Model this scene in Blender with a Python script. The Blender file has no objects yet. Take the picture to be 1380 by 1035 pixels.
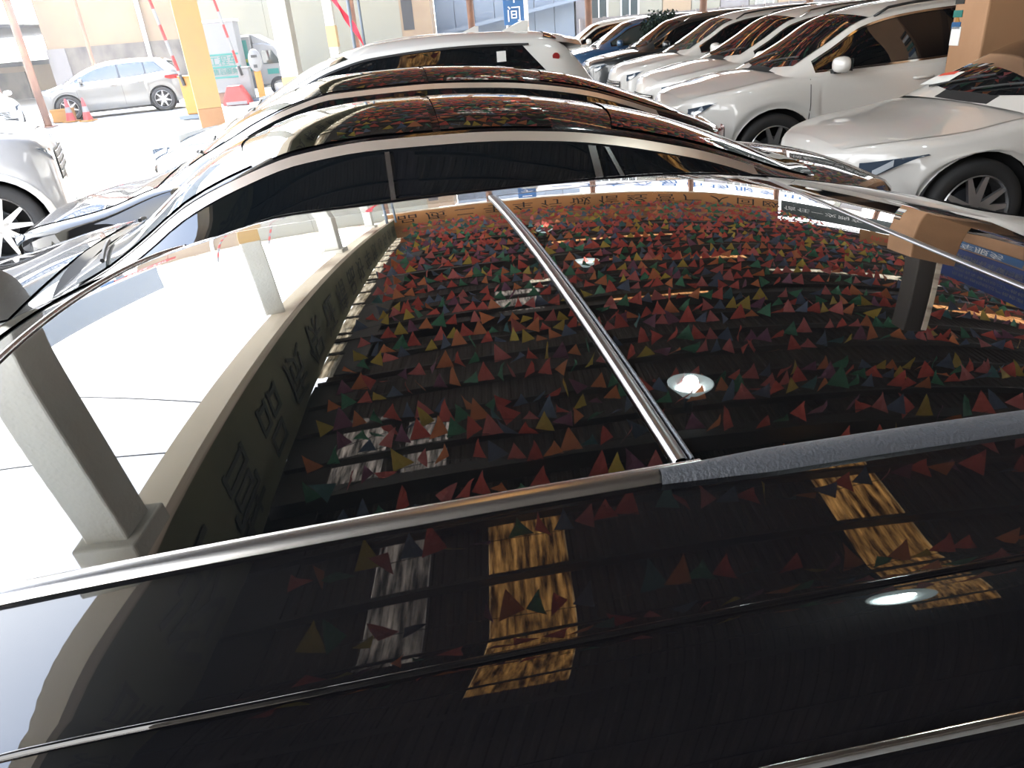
import bpy, bmesh, math, random
import numpy as np
from mathutils import Vector, Matrix
random.seed(7)
R = math.radians
HAZE = .0022
# ------------------------------------------------------------------ camera, sky, sun, exposure
cam_d = bpy.data.cameras.new('camera'); cam = bpy.data.objects.new('camera', cam_d)
bpy.context.scene.collection.objects.link(cam)
cam_d.sensor_width = 36.0; cam_d.lens = 980.0 / 1380.0 * 36.0
cam_d.clip_start = 0.02; cam_d.clip_end = 500
_th = R(26.2); _ro = R(4.8)
_fw = Vector((0, math.cos(_th), -math.sin(_th))); _u0 = Vector((0, math.sin(_th), math.cos(_th))); _r0 = Vector((1, 0, 0))
_rt = _r0 * math.cos(_ro) - _u0 * math.sin(_ro); _up = _u0 * math.cos(_ro) + _r0 * math.sin(_ro)
_m = Matrix((( _rt.x, _up.x, -_fw.x, 0), (_rt.y, _up.y, -_fw.y, 0), (_rt.z, _up.z, -_fw.z, 1.75), (0, 0, 0, 1)))
cam.matrix_world = _m
bpy.context.scene.camera = cam
sc = bpy.context.scene
sc.view_settings.view_transform = 'Standard'; sc.view_settings.look = 'None'
sc.view_settings.gamma = 1.0; sc.view_settings.use_curve_mapping = False
sc.view_settings.exposure = 0.0
try:
    sc.cycles.max_bounces = 8; sc.cycles.diffuse_bounces = 4; sc.cycles.glossy_bounces = 4; sc.cycles.transmission_bounces = 4
    sc.cycles.sample_clamp_indirect = 12.0; sc.cycles.caustics_reflective = False; sc.cycles.caustics_refractive = False
except Exception: pass
w = bpy.data.worlds.new('hazy_sky'); sc.world = w; w.use_nodes = True
nt = w.node_tree; nt.nodes.clear()
wo = nt.nodes.new('ShaderNodeOutputWorld'); bg = nt.nodes.new('ShaderNodeBackground')
tc = nt.nodes.new('ShaderNodeTexCoord'); sx = nt.nodes.new('ShaderNodeSeparateXYZ'); cr = nt.nodes.new('ShaderNodeValToRGB')
nt.links.new(tc.outputs['Generated'], sx.inputs[0]); nt.links.new(sx.outputs['Z'], cr.inputs[0])
cr.color_ramp.elements[0].position = 0.0; cr.color_ramp.elements[0].color = (1.0, 0.985, 0.95, 1)
cr.color_ramp.elements[1].position = 0.95; cr.color_ramp.elements[1].color = (0.50, 0.66, 1.0, 1)
e = cr.color_ramp.elements.new(0.4); e.color = (0.93, 0.96, 1.0, 1)
nt.links.new(cr.outputs[0], bg.inputs[0]); bg.inputs[1].default_value = 9.0
nt.links.new(bg.outputs[0], wo.inputs[0])
sun_d = bpy.data.lights.new('sun', 'SUN'); sun = bpy.data.objects.new('sun', sun_d); sc.collection.objects.link(sun)
sun_d.energy = 24.0; sun_d.angle = R(1.0); sun_d.color = (1.0, 0.93, 0.80)
_sd = Vector((-0.50, 0.50, 1.05)).normalized()       # towards the sun: over the aisle, behind the scene
sun.rotation_euler = _sd.to_track_quat('Z', 'Y').to_euler()

# ------------------------------------------------------------------ helpers
def link(o): sc.collection.objects.link(o); return o
def tag(o, label=None, cat=None, group=None, kind=None):
    if label: o['label'] = label
    if cat: o['category'] = cat
    if group: o['group'] = group
    if kind: o['kind'] = kind
    return o
def empty(name, loc, rz=0, label=None, cat=None, group=None):
    o = bpy.data.objects.new(name, None); o.empty_display_size = 0.2
    o.location = loc; o.rotation_euler = (0, 0, rz); link(o); return tag(o, label, cat, group)
def mesh(name, V, F, m, parent=None, smooth=False):
    me = bpy.data.meshes.new(name); me.from_pydata([tuple(map(float, v)) for v in V], [], F)
    if smooth: me.polygons.foreach_set('use_smooth', [True] * len(F))
    me.materials.append(m); me.update()
    o = bpy.data.objects.new(name, me); o.parent = parent; return link(o)
class MB:
    def __init__(s): s.V = []; s.F = []
    def box(s, a, b, M=None):
        n = len(s.V)
        P = [Vector((x, y, z)) for z in (a[2], b[2]) for y in (a[1], b[1]) for x in (a[0], b[0])]
        if M is not None: P = [M @ p for p in P]
        s.V += P
        s.F += [tuple(n + i for i in f) for f in ((0, 2, 3, 1), (4, 5, 7, 6), (0, 1, 5, 4), (2, 6, 7, 3), (0, 4, 6, 2), (1, 3, 7, 5))]
        return s
    def tube(s, pts, r, k=8, cap=True):
        pts = [Vector(p) for p in pts]; rings = []
        for i, p in enumerate(pts):
            d = (pts[min(i + 1, len(pts) - 1)] - pts[max(i - 1, 0)]).normalized()
            a = d.cross(Vector((0, 0, 1)) if abs(d.z) < .9 else Vector((1, 0, 0))).normalized(); b = d.cross(a)
            rr = r[i] if isinstance(r, (list, tuple)) else r
            rings.append([p + (a * math.cos(t) + b * math.sin(t)) * rr for t in [2 * math.pi * j / k for j in range(k)]])
        n = len(s.V)
        for q in rings: s.V += q
        for i in range(len(rings) - 1):
            for j in range(k):
                s.F.append((n + i * k + j, n + i * k + (j + 1) % k, n + (i + 1) * k + (j + 1) % k, n + (i + 1) * k + j))
        if cap:
            s.F.append(tuple(n + j for j in range(k))[::-1]); s.F.append(tuple(n + (len(rings) - 1) * k + j for j in range(k)))
        return s
    def lathe(s, prof, k=32, M=None):      # prof: (r, y) around the y axis
        n = len(s.V); m = len(prof)
        for j in range(k):
            t = 2 * math.pi * j / k
            for r, y in prof:
                p = Vector((r * math.cos(t), y, r * math.sin(t)))
                s.V.append(M @ p if M is not None else p)
        for j in range(k):
            for i in range(m - 1):
                a = n + j * m + i; b = n + ((j + 1) % k) * m + i
                s.F.append((a, a + 1, b + 1, b))
        return s
    def grid(s, G):                         # G[i][j] points
        n = len(s.V); ni = len(G); nj = len(G[0])
        for row in G: s.V += [tuple(p) for p in row]
        for i in range(ni - 1):
            for j in range(nj - 1):
                a = n + i * nj + j; s.F.append((a, a + nj, a + nj + 1, a + 1))
        return s
    def prism(s, poly, z0, z1, M=None):     # poly in x,y ; extruded z
        n = len(s.V); k = len(poly)
        P = [Vector((x, y, z0)) for x, y in poly] + [Vector((x, y, z1)) for x, y in poly]
        if M is not None: P = [M @ p for p in P]
        s.V += P; s.F.append(tuple(range(n, n + k))[::-1]); s.F.append(tuple(range(n + k, n + 2 * k)))
        for i in range(k): s.F.append((n + i, n + (i + 1) % k, n + k + (i + 1) % k, n + k + i))
        return s
    def build(s, name, m, parent=None, smooth=False): return mesh(name, s.V, s.F, m, parent, smooth)
def bevel(o, wd=.01, seg=2):
    b = o.modifiers.new('bevel', 'BEVEL'); b.width = wd; b.segments = seg; b.limit_method = 'ANGLE'; return o
def pchip(pts):
    xs = np.array([p[0] for p in pts], float); ys = np.array([p[1] for p in pts], float)
    hh = np.diff(xs); dl = np.diff(ys) / hh; n = len(xs); d = np.zeros(n)
    for i in range(1, n - 1):
        if dl[i - 1] * dl[i] > 0:
            w1 = 2 * hh[i] + hh[i - 1]; w2 = hh[i] + 2 * hh[i - 1]; d[i] = (w1 + w2) / (w1 / dl[i - 1] + w2 / dl[i])
    d[0] = dl[0]; d[-1] = dl[-1]
    def f(x):
        x = min(max(x, xs[0]), xs[-1]); i = min(max(int(np.searchsorted(xs, x)) - 1, 0), n - 2)
        t = (x - xs[i]) / hh[i]; return float((2*t**3-3*t*t+1)*ys[i] + (t**3-2*t*t+t)*hh[i]*d[i] + (-2*t**3+3*t*t)*ys[i+1] + (t**3-t*t)*hh[i]*d[i+1])
    return f
def linsp(a, b, n): return [a + (b - a) * i / (n - 1) for i in range(n)]
# ------------------------------------------------------------------ materials
def mat(name, col, rough=.5, metal=0, spec=.5, coat=0, coat_ior=1.5, ior=1.5, noise=None, bump=None, trans=0, emis=None, coat_tint=None):
    m = bpy.data.materials.new(name); m.use_nodes = True; t = m.node_tree; b = t.nodes['Principled BSDF']
    b.inputs['Base Color'].default_value = (*col, 1); b.inputs['Roughness'].default_value = rough
    b.inputs['Metallic'].default_value = metal; b.inputs['Specular IOR Level'].default_value = spec
    b.inputs['IOR'].default_value = ior
    b.inputs['Coat Weight'].default_value = coat; b.inputs['Coat Roughness'].default_value = .015; b.inputs['Coat IOR'].default_value = coat_ior
    if coat_tint: b.inputs['Coat Tint'].default_value = (*coat_tint, 1)
    if emis: b.inputs['Emission Color'].default_value = (*emis[0], 1); b.inputs['Emission Strength'].default_value = emis[1]
    tcn = None
    if noise or bump:
        tcn = t.nodes.new('ShaderNodeTexCoord')
    if noise:                               # (scale, colour2, lo, hi, stretch)
        sc_, c2, lo, hi, st = noise
        mp = t.nodes.new('ShaderNodeMapping'); mp.inputs['Scale'].default_value = st
        nz = t.nodes.new('ShaderNodeTexNoise'); nz.inputs['Scale'].default_value = sc_; nz.inputs['Detail'].default_value = 5
        rp = t.nodes.new('ShaderNodeValToRGB'); rp.color_ramp.elements[0].position = lo; rp.color_ramp.elements[1].position = hi
        rp.color_ramp.elements[0].color = (*col, 1); rp.color_ramp.elements[1].color = (*c2, 1)
        t.links.new(tcn.outputs['Object'], mp.inputs[0]); t.links.new(mp.outputs[0], nz.inputs[0]); t.links.new(nz.outputs[0], rp.inputs[0])
        t.links.new(rp.outputs[0], b.inputs['Base Color'])
    if bump:
        nz = t.nodes.new('ShaderNodeTexNoise'); nz.inputs['Scale'].default_value = bump[0]; nz.inputs['Detail'].default_value = 4
        bp = t.nodes.new('ShaderNodeBump'); bp.inputs['Strength'].default_value = bump[1]; bp.inputs['Distance'].default_value = .02
        t.links.new(tcn.outputs['Object'], nz.inputs[0]); t.links.new(nz.outputs[0], bp.inputs['Height']); t.links.new(bp.outputs[0], b.inputs['Normal'])
    if trans:
        tl = t.nodes.new('ShaderNodeBsdfTranslucent'); mx = t.nodes.new('ShaderNodeMixShader'); mx.inputs[0].default_value = trans
        src = b.inputs['Base Color'].links[0].from_socket if b.inputs['Base Color'].links else None
        if src: t.links.new(src, tl.inputs[0])
        else: tl.inputs[0].default_value = (*col, 1)
        out = t.nodes['Material Output']
        t.links.new(b.outputs[0], mx.inputs[1]); t.links.new(tl.outputs[0], mx.inputs[2]); t.links.new(mx.outputs[0], out.inputs[0])
    return m
def paint(name, col, metal=0., cior=1.5, rough=.35): return mat(name, col, rough, metal, .4, 1.0, cior)
M = dict(
    black=mat('black_gloss_paint', (.004, .004, .005), .3, 0, .04, 1.0, 1.58),
    roofglass=mat('black_roof_glass', (.003, .0035, .004), .012, 0, .5, 1.0, 1.62),
    white=paint('white_paint', (.66, .655, .63)),
    grey=paint('warm_grey_white_paint', (.62, .605, .575)),
    silver=paint('champagne_silver_paint', (.17, .165, .155), .3),
    blue=paint('blue_paint', (.02, .07, .16)),
    dblack=paint('dark_paint', (.012, .016, .02)),
    surround=mat('gloss_black_pillar', (.006, .007, .009), .05, 0, .4, .6),
    glass=mat('tinted_car_glass', (.004, .0055, .007), .015, 0, .5, 1.0, 1.55),
    lglass=mat('light_tinted_glass', (.035, .045, .045), .02, 0, .5, 1.0, 1.5),
    chrome=mat('chrome', (.75, .74, .72), .12, 1),
    satin=mat('satin_aluminium', (.62, .61, .60), .24, 1),
    bronze=mat('pale_bronze_trim', (.80, .68, .58), .30, .75),
    dullmetal=mat('dull_grey_metal', (.36, .36, .37), .32, 1),
    shadewhite=paint('shaded_grey_paint', (.30, .30, .31)),  # white car's paint set grey, its shaded side put into the colour
    seal=mat('grey_rubber_trim', (.09, .097, .11), .42, .35, .6, bump=(300, .25)),
    plastic=mat('black_plastic', (.02, .021, .023), .5),
    rubber=mat('tyre_rubber', (.022, .022, .023), .8),
    alloy=mat('alloy_wheel', (.55, .55, .56), .28, .85),
    dark=mat('dark_underside', (.008, .008, .009), .8),
    lens=mat('headlight_lens', (.05, .07, .10), .03, 0, .6, 1.0, 1.6),
    lensw=mat('headlight_reflector', (.75, .82, .9), .1, .4),
    red=mat('tail_light_red', (.25, .012, .01), .1, 0, .5, 1),
    paper=mat('paper', (.75, .75, .73), .8),
    redpaper=mat('red_print', (.65, .08, .05), .7),
    concrete=mat('stained_concrete', (.52, .52, .47), .85, noise=(1.2, (.36, .33, .28), .35, .75, (1, 1, .3)), bump=(25, .3)),
    pillar=mat('painted_brown_pillar', (.37, .205, .11), .7, noise=(1.6, (.26, .14, .07), .4, .8, (1, 1, .5)), bump=(20, .1)),
    yellow=mat('ochre_yellow_paint', (.42, .28, .12), .6, noise=(3, (.38, .25, .13), .4, .8, (1, 1, 1))),
    steel=mat('red_brown_steel', (.16, .085, .06), .55, noise=(4, (.26, .13, .08), .45, .7, (1, 1, .4))),
    rust=mat('weathered_steel_beam', (.74, .66, .53), .7, noise=(1.4, (.16, .08, .05), .48, .66, (.5, .12, 2))),
    beam=mat('dark_roof_beam', (.035, .028, .024), .6),
    sheet=mat('corrugated_roof_sheet', (.085, .068, .058), .7, spec=.15, noise=(.8, (.05, .04, .036), .35, .7, (1, 1, 1))),
    ground=mat('pale_concrete_yard', (.50, .49, .47), .9, noise=(.7, (.42, .41, .39), .35, .7, (1, 1, 1)), bump=(30, .15)),
    floor=mat('grey_shed_floor', (.24, .235, .225), .7, noise=(.9, (.16, .155, .15), .35, .7, (1, 1, 1)), bump=(30, .15)),
    cream=mat('cream_wall_panel', (.17, .158, .118), .8, noise=(.5, (.145, .145, .12), .3, .8, (1, 1, 1))),
    beige=mat('peach_render_wall', (.20, .145, .09), .85, noise=(.8, (.17, .12, .08), .4, .7, (1, 1, 1))),
    dirty=mat('dirty_plinth_wall', (.12, .105, .09), .9, noise=(1.5, (.05, .045, .042), .4, .65, (1, 1, .6))),
    bluegrey=mat('blue_grey_cladding', (.11, .135, .165), .6),
    palewall=mat('whitewashed_wall', (.16, .15, .15), .9, noise=(1.2, (.12, .11, .105), .4, .7, (1, 1, .5))),
    shade=mat('shed_dark_roof', (.02, .025, .032), .7),
    teal=mat('teal_print', (.01, .14, .12), .5), lime=mat('lime_print', (.22, .25, .02), .5),
    whitep=mat('white_panel', (.17, .17, .17), .6),
    orange=mat('orange_box', (.30, .13, .015), .5), redp=mat('red_plastic', (.28, .02, .02), .4),
    signblue=mat('sign_blue', (.02, .09, .22), .5), deepblue=mat('deep_blue_board', (.02, .045, .17), .5),
    signwhite=mat('sign_white', (.7, .7, .7), .6), ink=mat('black_lettering', (.012, .012, .012), .6),
    fadeink=mat('faded_lettering', (.05, .055, .045), .8),
    header=mat('orange_brown_banner', (.38, .21, .09), .7, trans=.35), board=mat('dark_green_board', (.03, .045, .045), .5),
    fascia=mat('yellow_green_fascia_cloth', (.17, .17, .10), .7, noise=(1.0, (.13, .135, .085), .3, .7, (1, 1, .3)), trans=.28),
    cloth=mat('red_cloth', (.45, .02, .04), .8),
    leaf=mat('dark_leaves', (.02, .04, .03), .7),
    lampshade=mat('aluminium_reflector', (.7, .75, .75), .3, .3, emis=((.75, 1.0, 1.0), .9)),
    lampled=mat('led_light', (1, 1, 1), .4, emis=((.85, 1.0, 1.0), 30.0)),
    cable=mat('black_cable', (.02, .02, .02), .7),
)
def skylight_mat(name, c, c2):
    m = bpy.data.materials.new(name); m.use_nodes = True; t = m.node_tree; t.nodes.clear()
    out = t.nodes.new('ShaderNodeOutputMaterial'); tl = t.nodes.new('ShaderNodeBsdfTranslucent'); df = t.nodes.new('ShaderNodeBsdfDiffuse')
    mx = t.nodes.new('ShaderNodeMixShader'); mx.inputs[0].default_value = .75
    tcn = t.nodes.new('ShaderNodeTexCoord'); mp = t.nodes.new('ShaderNodeMapping'); mp.inputs['Scale'].default_value = (6.45, .7, 1)
    nz = t.nodes.new('ShaderNodeTexNoise'); nz.inputs['Scale'].default_value = 2.2; nz.inputs['Detail'].default_value = 6; nz.inputs['Roughness'].default_value = .7
    rp = t.nodes.new('ShaderNodeValToRGB'); rp.color_ramp.elements[0].position = .38; rp.color_ramp.elements[1].position = .68
    rp.color_ramp.elements[0].color = (*c, 1); rp.color_ramp.elements[1].color = (*c2, 1)
    t.links.new(tcn.outputs['Object'], mp.inputs[0]); t.links.new(mp.outputs[0], nz.inputs[0]); t.links.new(nz.outputs[0], rp.inputs[0])
    t.links.new(rp.outputs[0], tl.inputs[0]); t.links.new(rp.outputs[0], df.inputs[0])
    t.links.new(df.outputs[0], mx.inputs[1]); t.links.new(tl.outputs[0], mx.inputs[2]); t.links.new(mx.outputs[0], out.inputs[0])
    return m
M['amber'] = skylight_mat('amber_skylight_sheet', (.08, .045, .02), (.85, .60, .31))
M['milky'] = skylight_mat('milky_skylight_sheet', (.25, .22, .17), (.8, .75, .65))
M['dusty'] = skylight_mat('dusty_skylight_sheet', (.08, .075, .07), (.55, .50, .45))
M['warm'] = skylight_mat('warm_light_strip', (.30, .17, .08), (.85, .62, .40))
FLAGC = dict(red=(.46, .085, .065), orange=(.50, .17, .07), yellow=(.42, .31, .06), green=(.06, .19, .11), blue=(.10, .13, .19), purple=(.20, .08, .13), teal=(.07, .16, .16), rose=(.46, .13, .12))
FM = {k: mat('pennant_' + k, c, .6, trans=.5) for k, c in FLAGC.items()}
def text(name, s, size, m, parent, mtx, depth=.01, sx_=1.0):
    cu = bpy.data.curves.new(name, 'FONT'); cu.body = s; cu.size = size; cu.extrude = depth; cu.resolution_u = 2
    cu.align_x = 'CENTER'; cu.align_y = 'CENTER'
    o = bpy.data.objects.new(name, cu); link(o)
    dg = bpy.context.evaluated_depsgraph_get(); dg.update()
    me = bpy.data.meshes.new_from_object(o.evaluated_get(dg)); bpy.data.objects.remove(o)
    me.materials.clear(); me.materials.append(m)
    me.transform(mtx @ Matrix.Diagonal((sx_, 1, 1, 1)))
    q = bpy.data.objects.new(name, me); q.parent = parent; return link(q)
def frame(o, xd, yd):      # matrix with text x along xd, y along yd
    xd = Vector(xd).normalized(); yd = Vector(yd).normalized(); zd = xd.cross(yd)
    return Matrix(((xd.x, yd.x, zd.x, o[0]), (xd.y, yd.y, zd.y, o[1]), (xd.z, yd.z, zd.z, o[2]), (0, 0, 0, 1)))

# ------------------------------------------------------------------ car builder (nose towards -u, root at C on the ground)
FR = [(0, .93), (.12, .975), (.3, .995), (.5, 1.0), (.72, .985), (.9, .972)]   # (z fraction from bottom to shoulder, y fraction)
class Car:
    def __init__(s, **k):
        d = dict(W=1.86, u0=-2.5, u1=2.2, R=.34, sill=.20, crown=.06, lf=.95, lr=.7, nf=2.7, nr=3.2, ov0=.9, ov1=.85,
                 wtop=.60, wcowl=.70, wrear=.64, paint='white', glass='glass', trim='plastic', roofpanel=None, rails=False,
                 clad=False, spoiler=False, belt_trim='chrome', zfn=None, handles=True)
        d.update(k); s.__dict__.update(d)
        s.D = pchip(s.deck); s.T = pchip(s.roof); s.uc = s.roof[0][0]; s.ur = s.roof[-1][0]
        s.wf = s.u0 + s.ov0; s.wr = s.u1 - s.ov1; s.Ra = s.R + .055
        wm = getattr(s, 'wpts', None) or [(s.uc, s.wcowl), (s.uc + .75 * (s.hu - s.uc), s.wtop + .03), (s.hu + .3, s.wtop), (s.ru - .2, s.wtop), (s.ur, s.wrear)]
        s.wT = pchip(wm)
    def hw(s, u):
        if u < s.u0 + s.lf: q = (s.u0 + s.lf - u) / s.lf; return s.W / 2 * max(0, 1 - min(q, 1) ** s.nf) ** (1 / s.nf)
        if u > s.u1 - s.lr: q = (u - s.u1 + s.lr) / s.lr; return s.W / 2 * max(0, 1 - min(q, 1) ** s.nr) ** (1 / s.nr)
        return s.W / 2
    def zb(s, u):
        z = s.sill + .06 * max(0, 1 - (u - s.u0) / .5) + .10 * max(0, 1 - (s.u1 - u) / .5)
        for c in (s.wf, s.wr):
            if abs(u - c) < s.Ra: z = max(z, s.R + math.sqrt(s.Ra ** 2 - (u - c) ** 2))
        return z
    def sec(s, u):
        h = s.hw(u); zb = s.zb(u); D = s.D(u); zs = D - .10
        P = [(h * fy, zb + (zs - zb) * fz) for fz, fy in FR]
        if zb > s.sill + .12: P[0] = (h * .985, zb)
        P += [(h * .955, D - .055), (h * .925, D - .02), (h * .86, D)]
        for q in (.7, .5, .3, .15, 0): P.append((h * q, D + .035 * (1 - (q / .86) ** 2)))
        return P
    def ys(s, u, z):
        P = s.sec(u)[:9]
        for a, b in zip(P, P[1:]):
            if z <= b[1] or b is P[-1]:
                t = (z - a[1]) / max(1e-6, b[1] - a[1]); t = min(max(t, -1), 1); return a[0] + (b[0] - a[0]) * t
        return P[-1][0]
    def zd(s, u, y):
        h = s.hw(u); q = min(abs(y) / max(h, 1e-4), .86); return s.D(u) + .035 * (1 - (q / .86) ** 2)
    def inv(s, y, z, rear=False):          # u on the front / rear face
        um = s.u0 + s.lf if not rear else s.u1 - s.lr
        f = s.ys(um, min(z, s.D(um) - .08)) / (s.W / 2); q = min(abs(y) / (f * s.W / 2), .9999)
        if not rear: return s.u0 + s.lf - s.lf * (1 - q ** s.nf) ** (1 / s.nf)
        return s.u1 - s.lr + s.lr * (1 - q ** s.nr) ** (1 / s.nr)
    def top(s, u, v):                       # greenhouse top surface
        if s.zfn: return s.zfn(u, v)
        wt = s.wT(u); q = min(abs(v) / wt, 1.1); e = min(1, max(0, (u - s.uc) / .5)) * min(1, max(.25, (s.ur - u) / .4))
        return s.T(u) - s.crown * (.25 + .75 * e) * (q ** 2.2)
    def side(s, u, t):                      # t 0 belt .. 1 top edge
        wt = s.wT(u); zt = s.top(u, wt); b = min(s.hw(u) * .925, s.W * .462); zb = s.D(u) - .03
        z = zb + (zt - zb) * t; bulge = .025 * math.sin(math.pi * min(max(t, 0), 1))
        return (b + (wt - b) * t + bulge, z)
    def sz(s, u, z):                        # y on greenhouse side at height z
        a = s.side(u, 0)[1]; b = s.side(u, 1)[1]
        return s.side(u, min(1.15, max(-.2, (z - a) / max(b - a, .03))))[0]

def build_car(name, label, cat, group, C, yaw, **k):
    c = Car(**k); P = M[c.paint]
    root = empty(name, (C[0], C[1], 0), yaw, label, cat, group)
    # stations
    us = [c.u0 + d for d in (0, .004, .012, .03, .06, .1, .16, .24, .33, .43, .55, .68)] + [c.u1 - d for d in (0, .004, .012, .03, .06, .1, .16, .24, .34, .46, .6)]
    u = c.u0 + .8
    while u < c.u1 - .65: us.append(u); u += .09
    for w_ in (c.wf, c.wr):
        us = [x for x in us if abs(x - w_) > c.Ra + .02]
        us += [w_ + s_ * c.Ra * q for s_ in (-1, 1) for q in (1.02, .999, .97, .9, .78, .62, .42, .2)] + [w_]
    us = sorted(set(us))
    G = []
    for u in us:
        p = c.sec(u); G.append([(u, y, z) for y, z in p] + [(u, -y, z) for y, z in p[::-1][1:]])
    b = MB().grid(G); b.build('body', P, root, True)
    MB().box((c.u0 + .35, -c.W / 2 + .28, .16), (c.u1 - .35, c.W / 2 - .28, .5)).build('underbody', M['dark'], root)
    # cabin shell
    cu = sorted(set(linsp(c.uc, c.ur, 44 if not c.zfn else 90) + [c.uc + .03, c.ur - .03])); nv = 17 if not c.zfn else 121; G = []
    for u in cu:
        w_ = c.wT(u); row = []
        for t in linsp(0, 1, 6)[:-1]: y, z = c.side(u, t); row.append((u, y, z))
        for q in linsp(1, -1, nv): row.append((u, w_ * q, c.top(u, w_ * q)))
        for t in linsp(1, 0, 6)[1:]: y, z = c.side(u, t); row.append((u, -y, z))
        G.append(row)
    MB().grid(G).build('cabin_shell', P, root, True)
    GL = M[c.glass]
    def topgrid(name, ua, ub, qf, m, n=26, nv=15, off=.006):
        G = []
        for i in range(n):
            row = []
            for j in range(nv):
                q = -1 + 2 * j / (nv - 1); a = ua(q); b_ = ub(q); u = a + (b_ - a) * i / (n - 1); v = q * qf(u)
                row.append((u, v, c.top(u, v) + off))
            G.append(row)
        return MB().grid(G).build(name, m, root, True)
    if not c.zfn:
        topgrid('windshield', lambda q: c.uc + .07 + .10 * q * q - .0, lambda q: c.hu + .10 * q * q, lambda u: c.wT(u) * .90, M[getattr(c, 'wsglass', c.glass)])
        topgrid('rear_window', lambda q: c.ru - .08 * q * q, lambda q: c.ur - .10 - .10 * q * q, lambda u: c.wT(u) * .84, GL)
        # cowl and wipers
        G = [[(c.uc - .01 + .045 * a + .10 * (q ** 2), q * c.wT(c.uc) * .97, max(c.zd(c.uc - .01, q * .7), c.top(c.uc + .045 * a, q * c.wT(c.uc) * .9)) + .006) for q in linsp(-1, 1, 13)] for a in (0, 1, 2)]
        MB().grid(G).build('cowl_grille', M['dark'], root, True)
        for y0, y1 in ((.55, -.02), (.0, -.55)):
            pts = [(c.uc + .10 + .16 * t, y0 + (y1 - y0) * t, c.top(c.uc + .10 + .16 * t, y0 + (y1 - y0) * t) + .022) for t in linsp(0, 1, 7)]
            MB().tube(pts, .009, 6).build('wiper', M['plastic'], root)
    if c.roofpanel:
        for (a, b_) in c.roofpanel:
            topgrid('roof_glass', lambda q: a + (.06 * q * q if a < 0 else 0), lambda q: b_, lambda u: c.wT(u) * .93, M['roofglass'], 14, 13)
    # side windows
    ins = getattr(c, 'inset', .055)
    def zrange(u, lo=0.0):
        zl = c.D(u) + getattr(c, 'wlo', .03) + lo; zh = c.top(u, c.wT(u)) - ins; return zl, zh
    def sidepatch(name, ua, ub, fz, m, off, sgn, n=20, nz=7, sl=0.0, parent=root):
        G = []
        for i in range(n):
            row = []
            for j in range(nz):
                t = j / (nz - 1); a = ua + (sl if not isinstance(sl, tuple) else sl[0]) * t; b_ = ub + (sl if not isinstance(sl, tuple) else sl[1]) * t
                u = a + (b_ - a) * i / (n - 1); zl, zh = fz(u)
                if zh < zl: zh = zl = (zh + zl) / 2
                z = zl + (zh - zl) * t; row.append((u, sgn * (c.sz(u, z) + off), z))
            G.append(row)
        if sgn < 0: G = G[::-1]
        return MB().grid(G).build(name, m, parent, True)
    for sgn in (-1, 1):
        for (a, b_, sl) in c.windows: sidepatch('side_window', a, b_, zrange, GL, .004, sgn, sl=sl)
        a = c.windows[0][0] - .03; b_ = c.windows[-1][1] + .03; sl = (0, c.windows[-1][2][1] if isinstance(c.windows[-1][2], tuple) else c.windows[-1][2])
        sidepatch('window_surround', a, b_, lambda u: (zrange(u)[0] - .012, zrange(u)[1] + .012) if zrange(u)[1] > zrange(u)[0] else zrange(u), M['surround'], .002, sgn, 40, 5, sl)
        tw = getattr(c, 'trimw', .022)
        tb = b_ + (sl[1] if sl[1] < 0 else 0) * .9
        sidepatch('window_trim', a, tb + .04, lambda u: (zrange(u)[1] + .008, zrange(u)[1] + .008 + tw), M[c.trim], .008, sgn, 50, 3)
        sidepatch('belt_trim', a, b_, lambda u: (zrange(u)[0] - .03, zrange(u)[0] - .012), M[c.belt_trim], .006, sgn, 30, 2)
        for pu, sl_, pw in getattr(c, 'posts', []):
            sidepatch('window_post', pu, pu + pw, zrange, M['satin'], .009, sgn, 3, 6, sl_)
        # seams on the body side
        for su in c.seams:
            G = [[(su + dx, sgn * (c.ys(su, z) + .0025), z) for dx in (-.004, .004)] for z in linsp(c.sill + .08, c.D(su) - .03, 14)]
            MB().grid(G if sgn > 0 else [r[::-1] for r in G]).build('door_gap', M['dark'], root)
        if c.handles:
            for hu_ in c.handle_u:
                z = c.D(hu_) - .13; y = c.ys(hu_, z)
                h_ = MB().tube([(hu_ - .11, sgn * (y + .0), z), (hu_ - .09, sgn * (y + .03), z), (hu_ + .06, sgn * (y + .035), z + .004), (hu_ + .09, sgn * (y + .005), z + .004)], [.012, .016, .016, .010], 8)
                h_.build('door_handle', P if c.handles == 'body' else M['chrome'], root, True)
        # mirrors
        mu = c.windows[0][0] + getattr(c, 'mdu', .16); mz = c.D(mu) + .085; my = c.sz(mu, c.D(mu) + .03)
        V = MB(); G = []
        for i in range(13):
            t = math.pi * i / 12; row = []
            for j in range(17):
                f = 2 * math.pi * j / 16; cx_ = math.sin(t) * math.cos(f); cz_ = math.sin(t) * math.sin(f)
                sx2 = math.copysign(abs(cx_) ** .7, cx_); sz2 = math.copysign(abs(cz_) ** .7, cz_)
                row.append((mu + .09 * sx2 * (1 if sx2 < 0 else .55), sgn * (my + .17 - .12 * math.cos(t)), mz + .075 * sz2))
            G.append(row)
        mo = V.grid(G).build('wing_mirror', P, root, True)
        MB().box((mu - .04, sgn * (my - .01), mz - .085), (mu + .03, sgn * (my + .09), mz - .055)).build('mirror_arm', M['plastic'], mo)
        mb = MB().box((mu + .048, sgn * my + (.07 if sgn > 0 else -.27), mz - .058), (mu + .052, sgn * my + (.27 if sgn > 0 else -.07), mz + .055)).build('mirror_glass', M['lglass'], mo)
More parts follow.
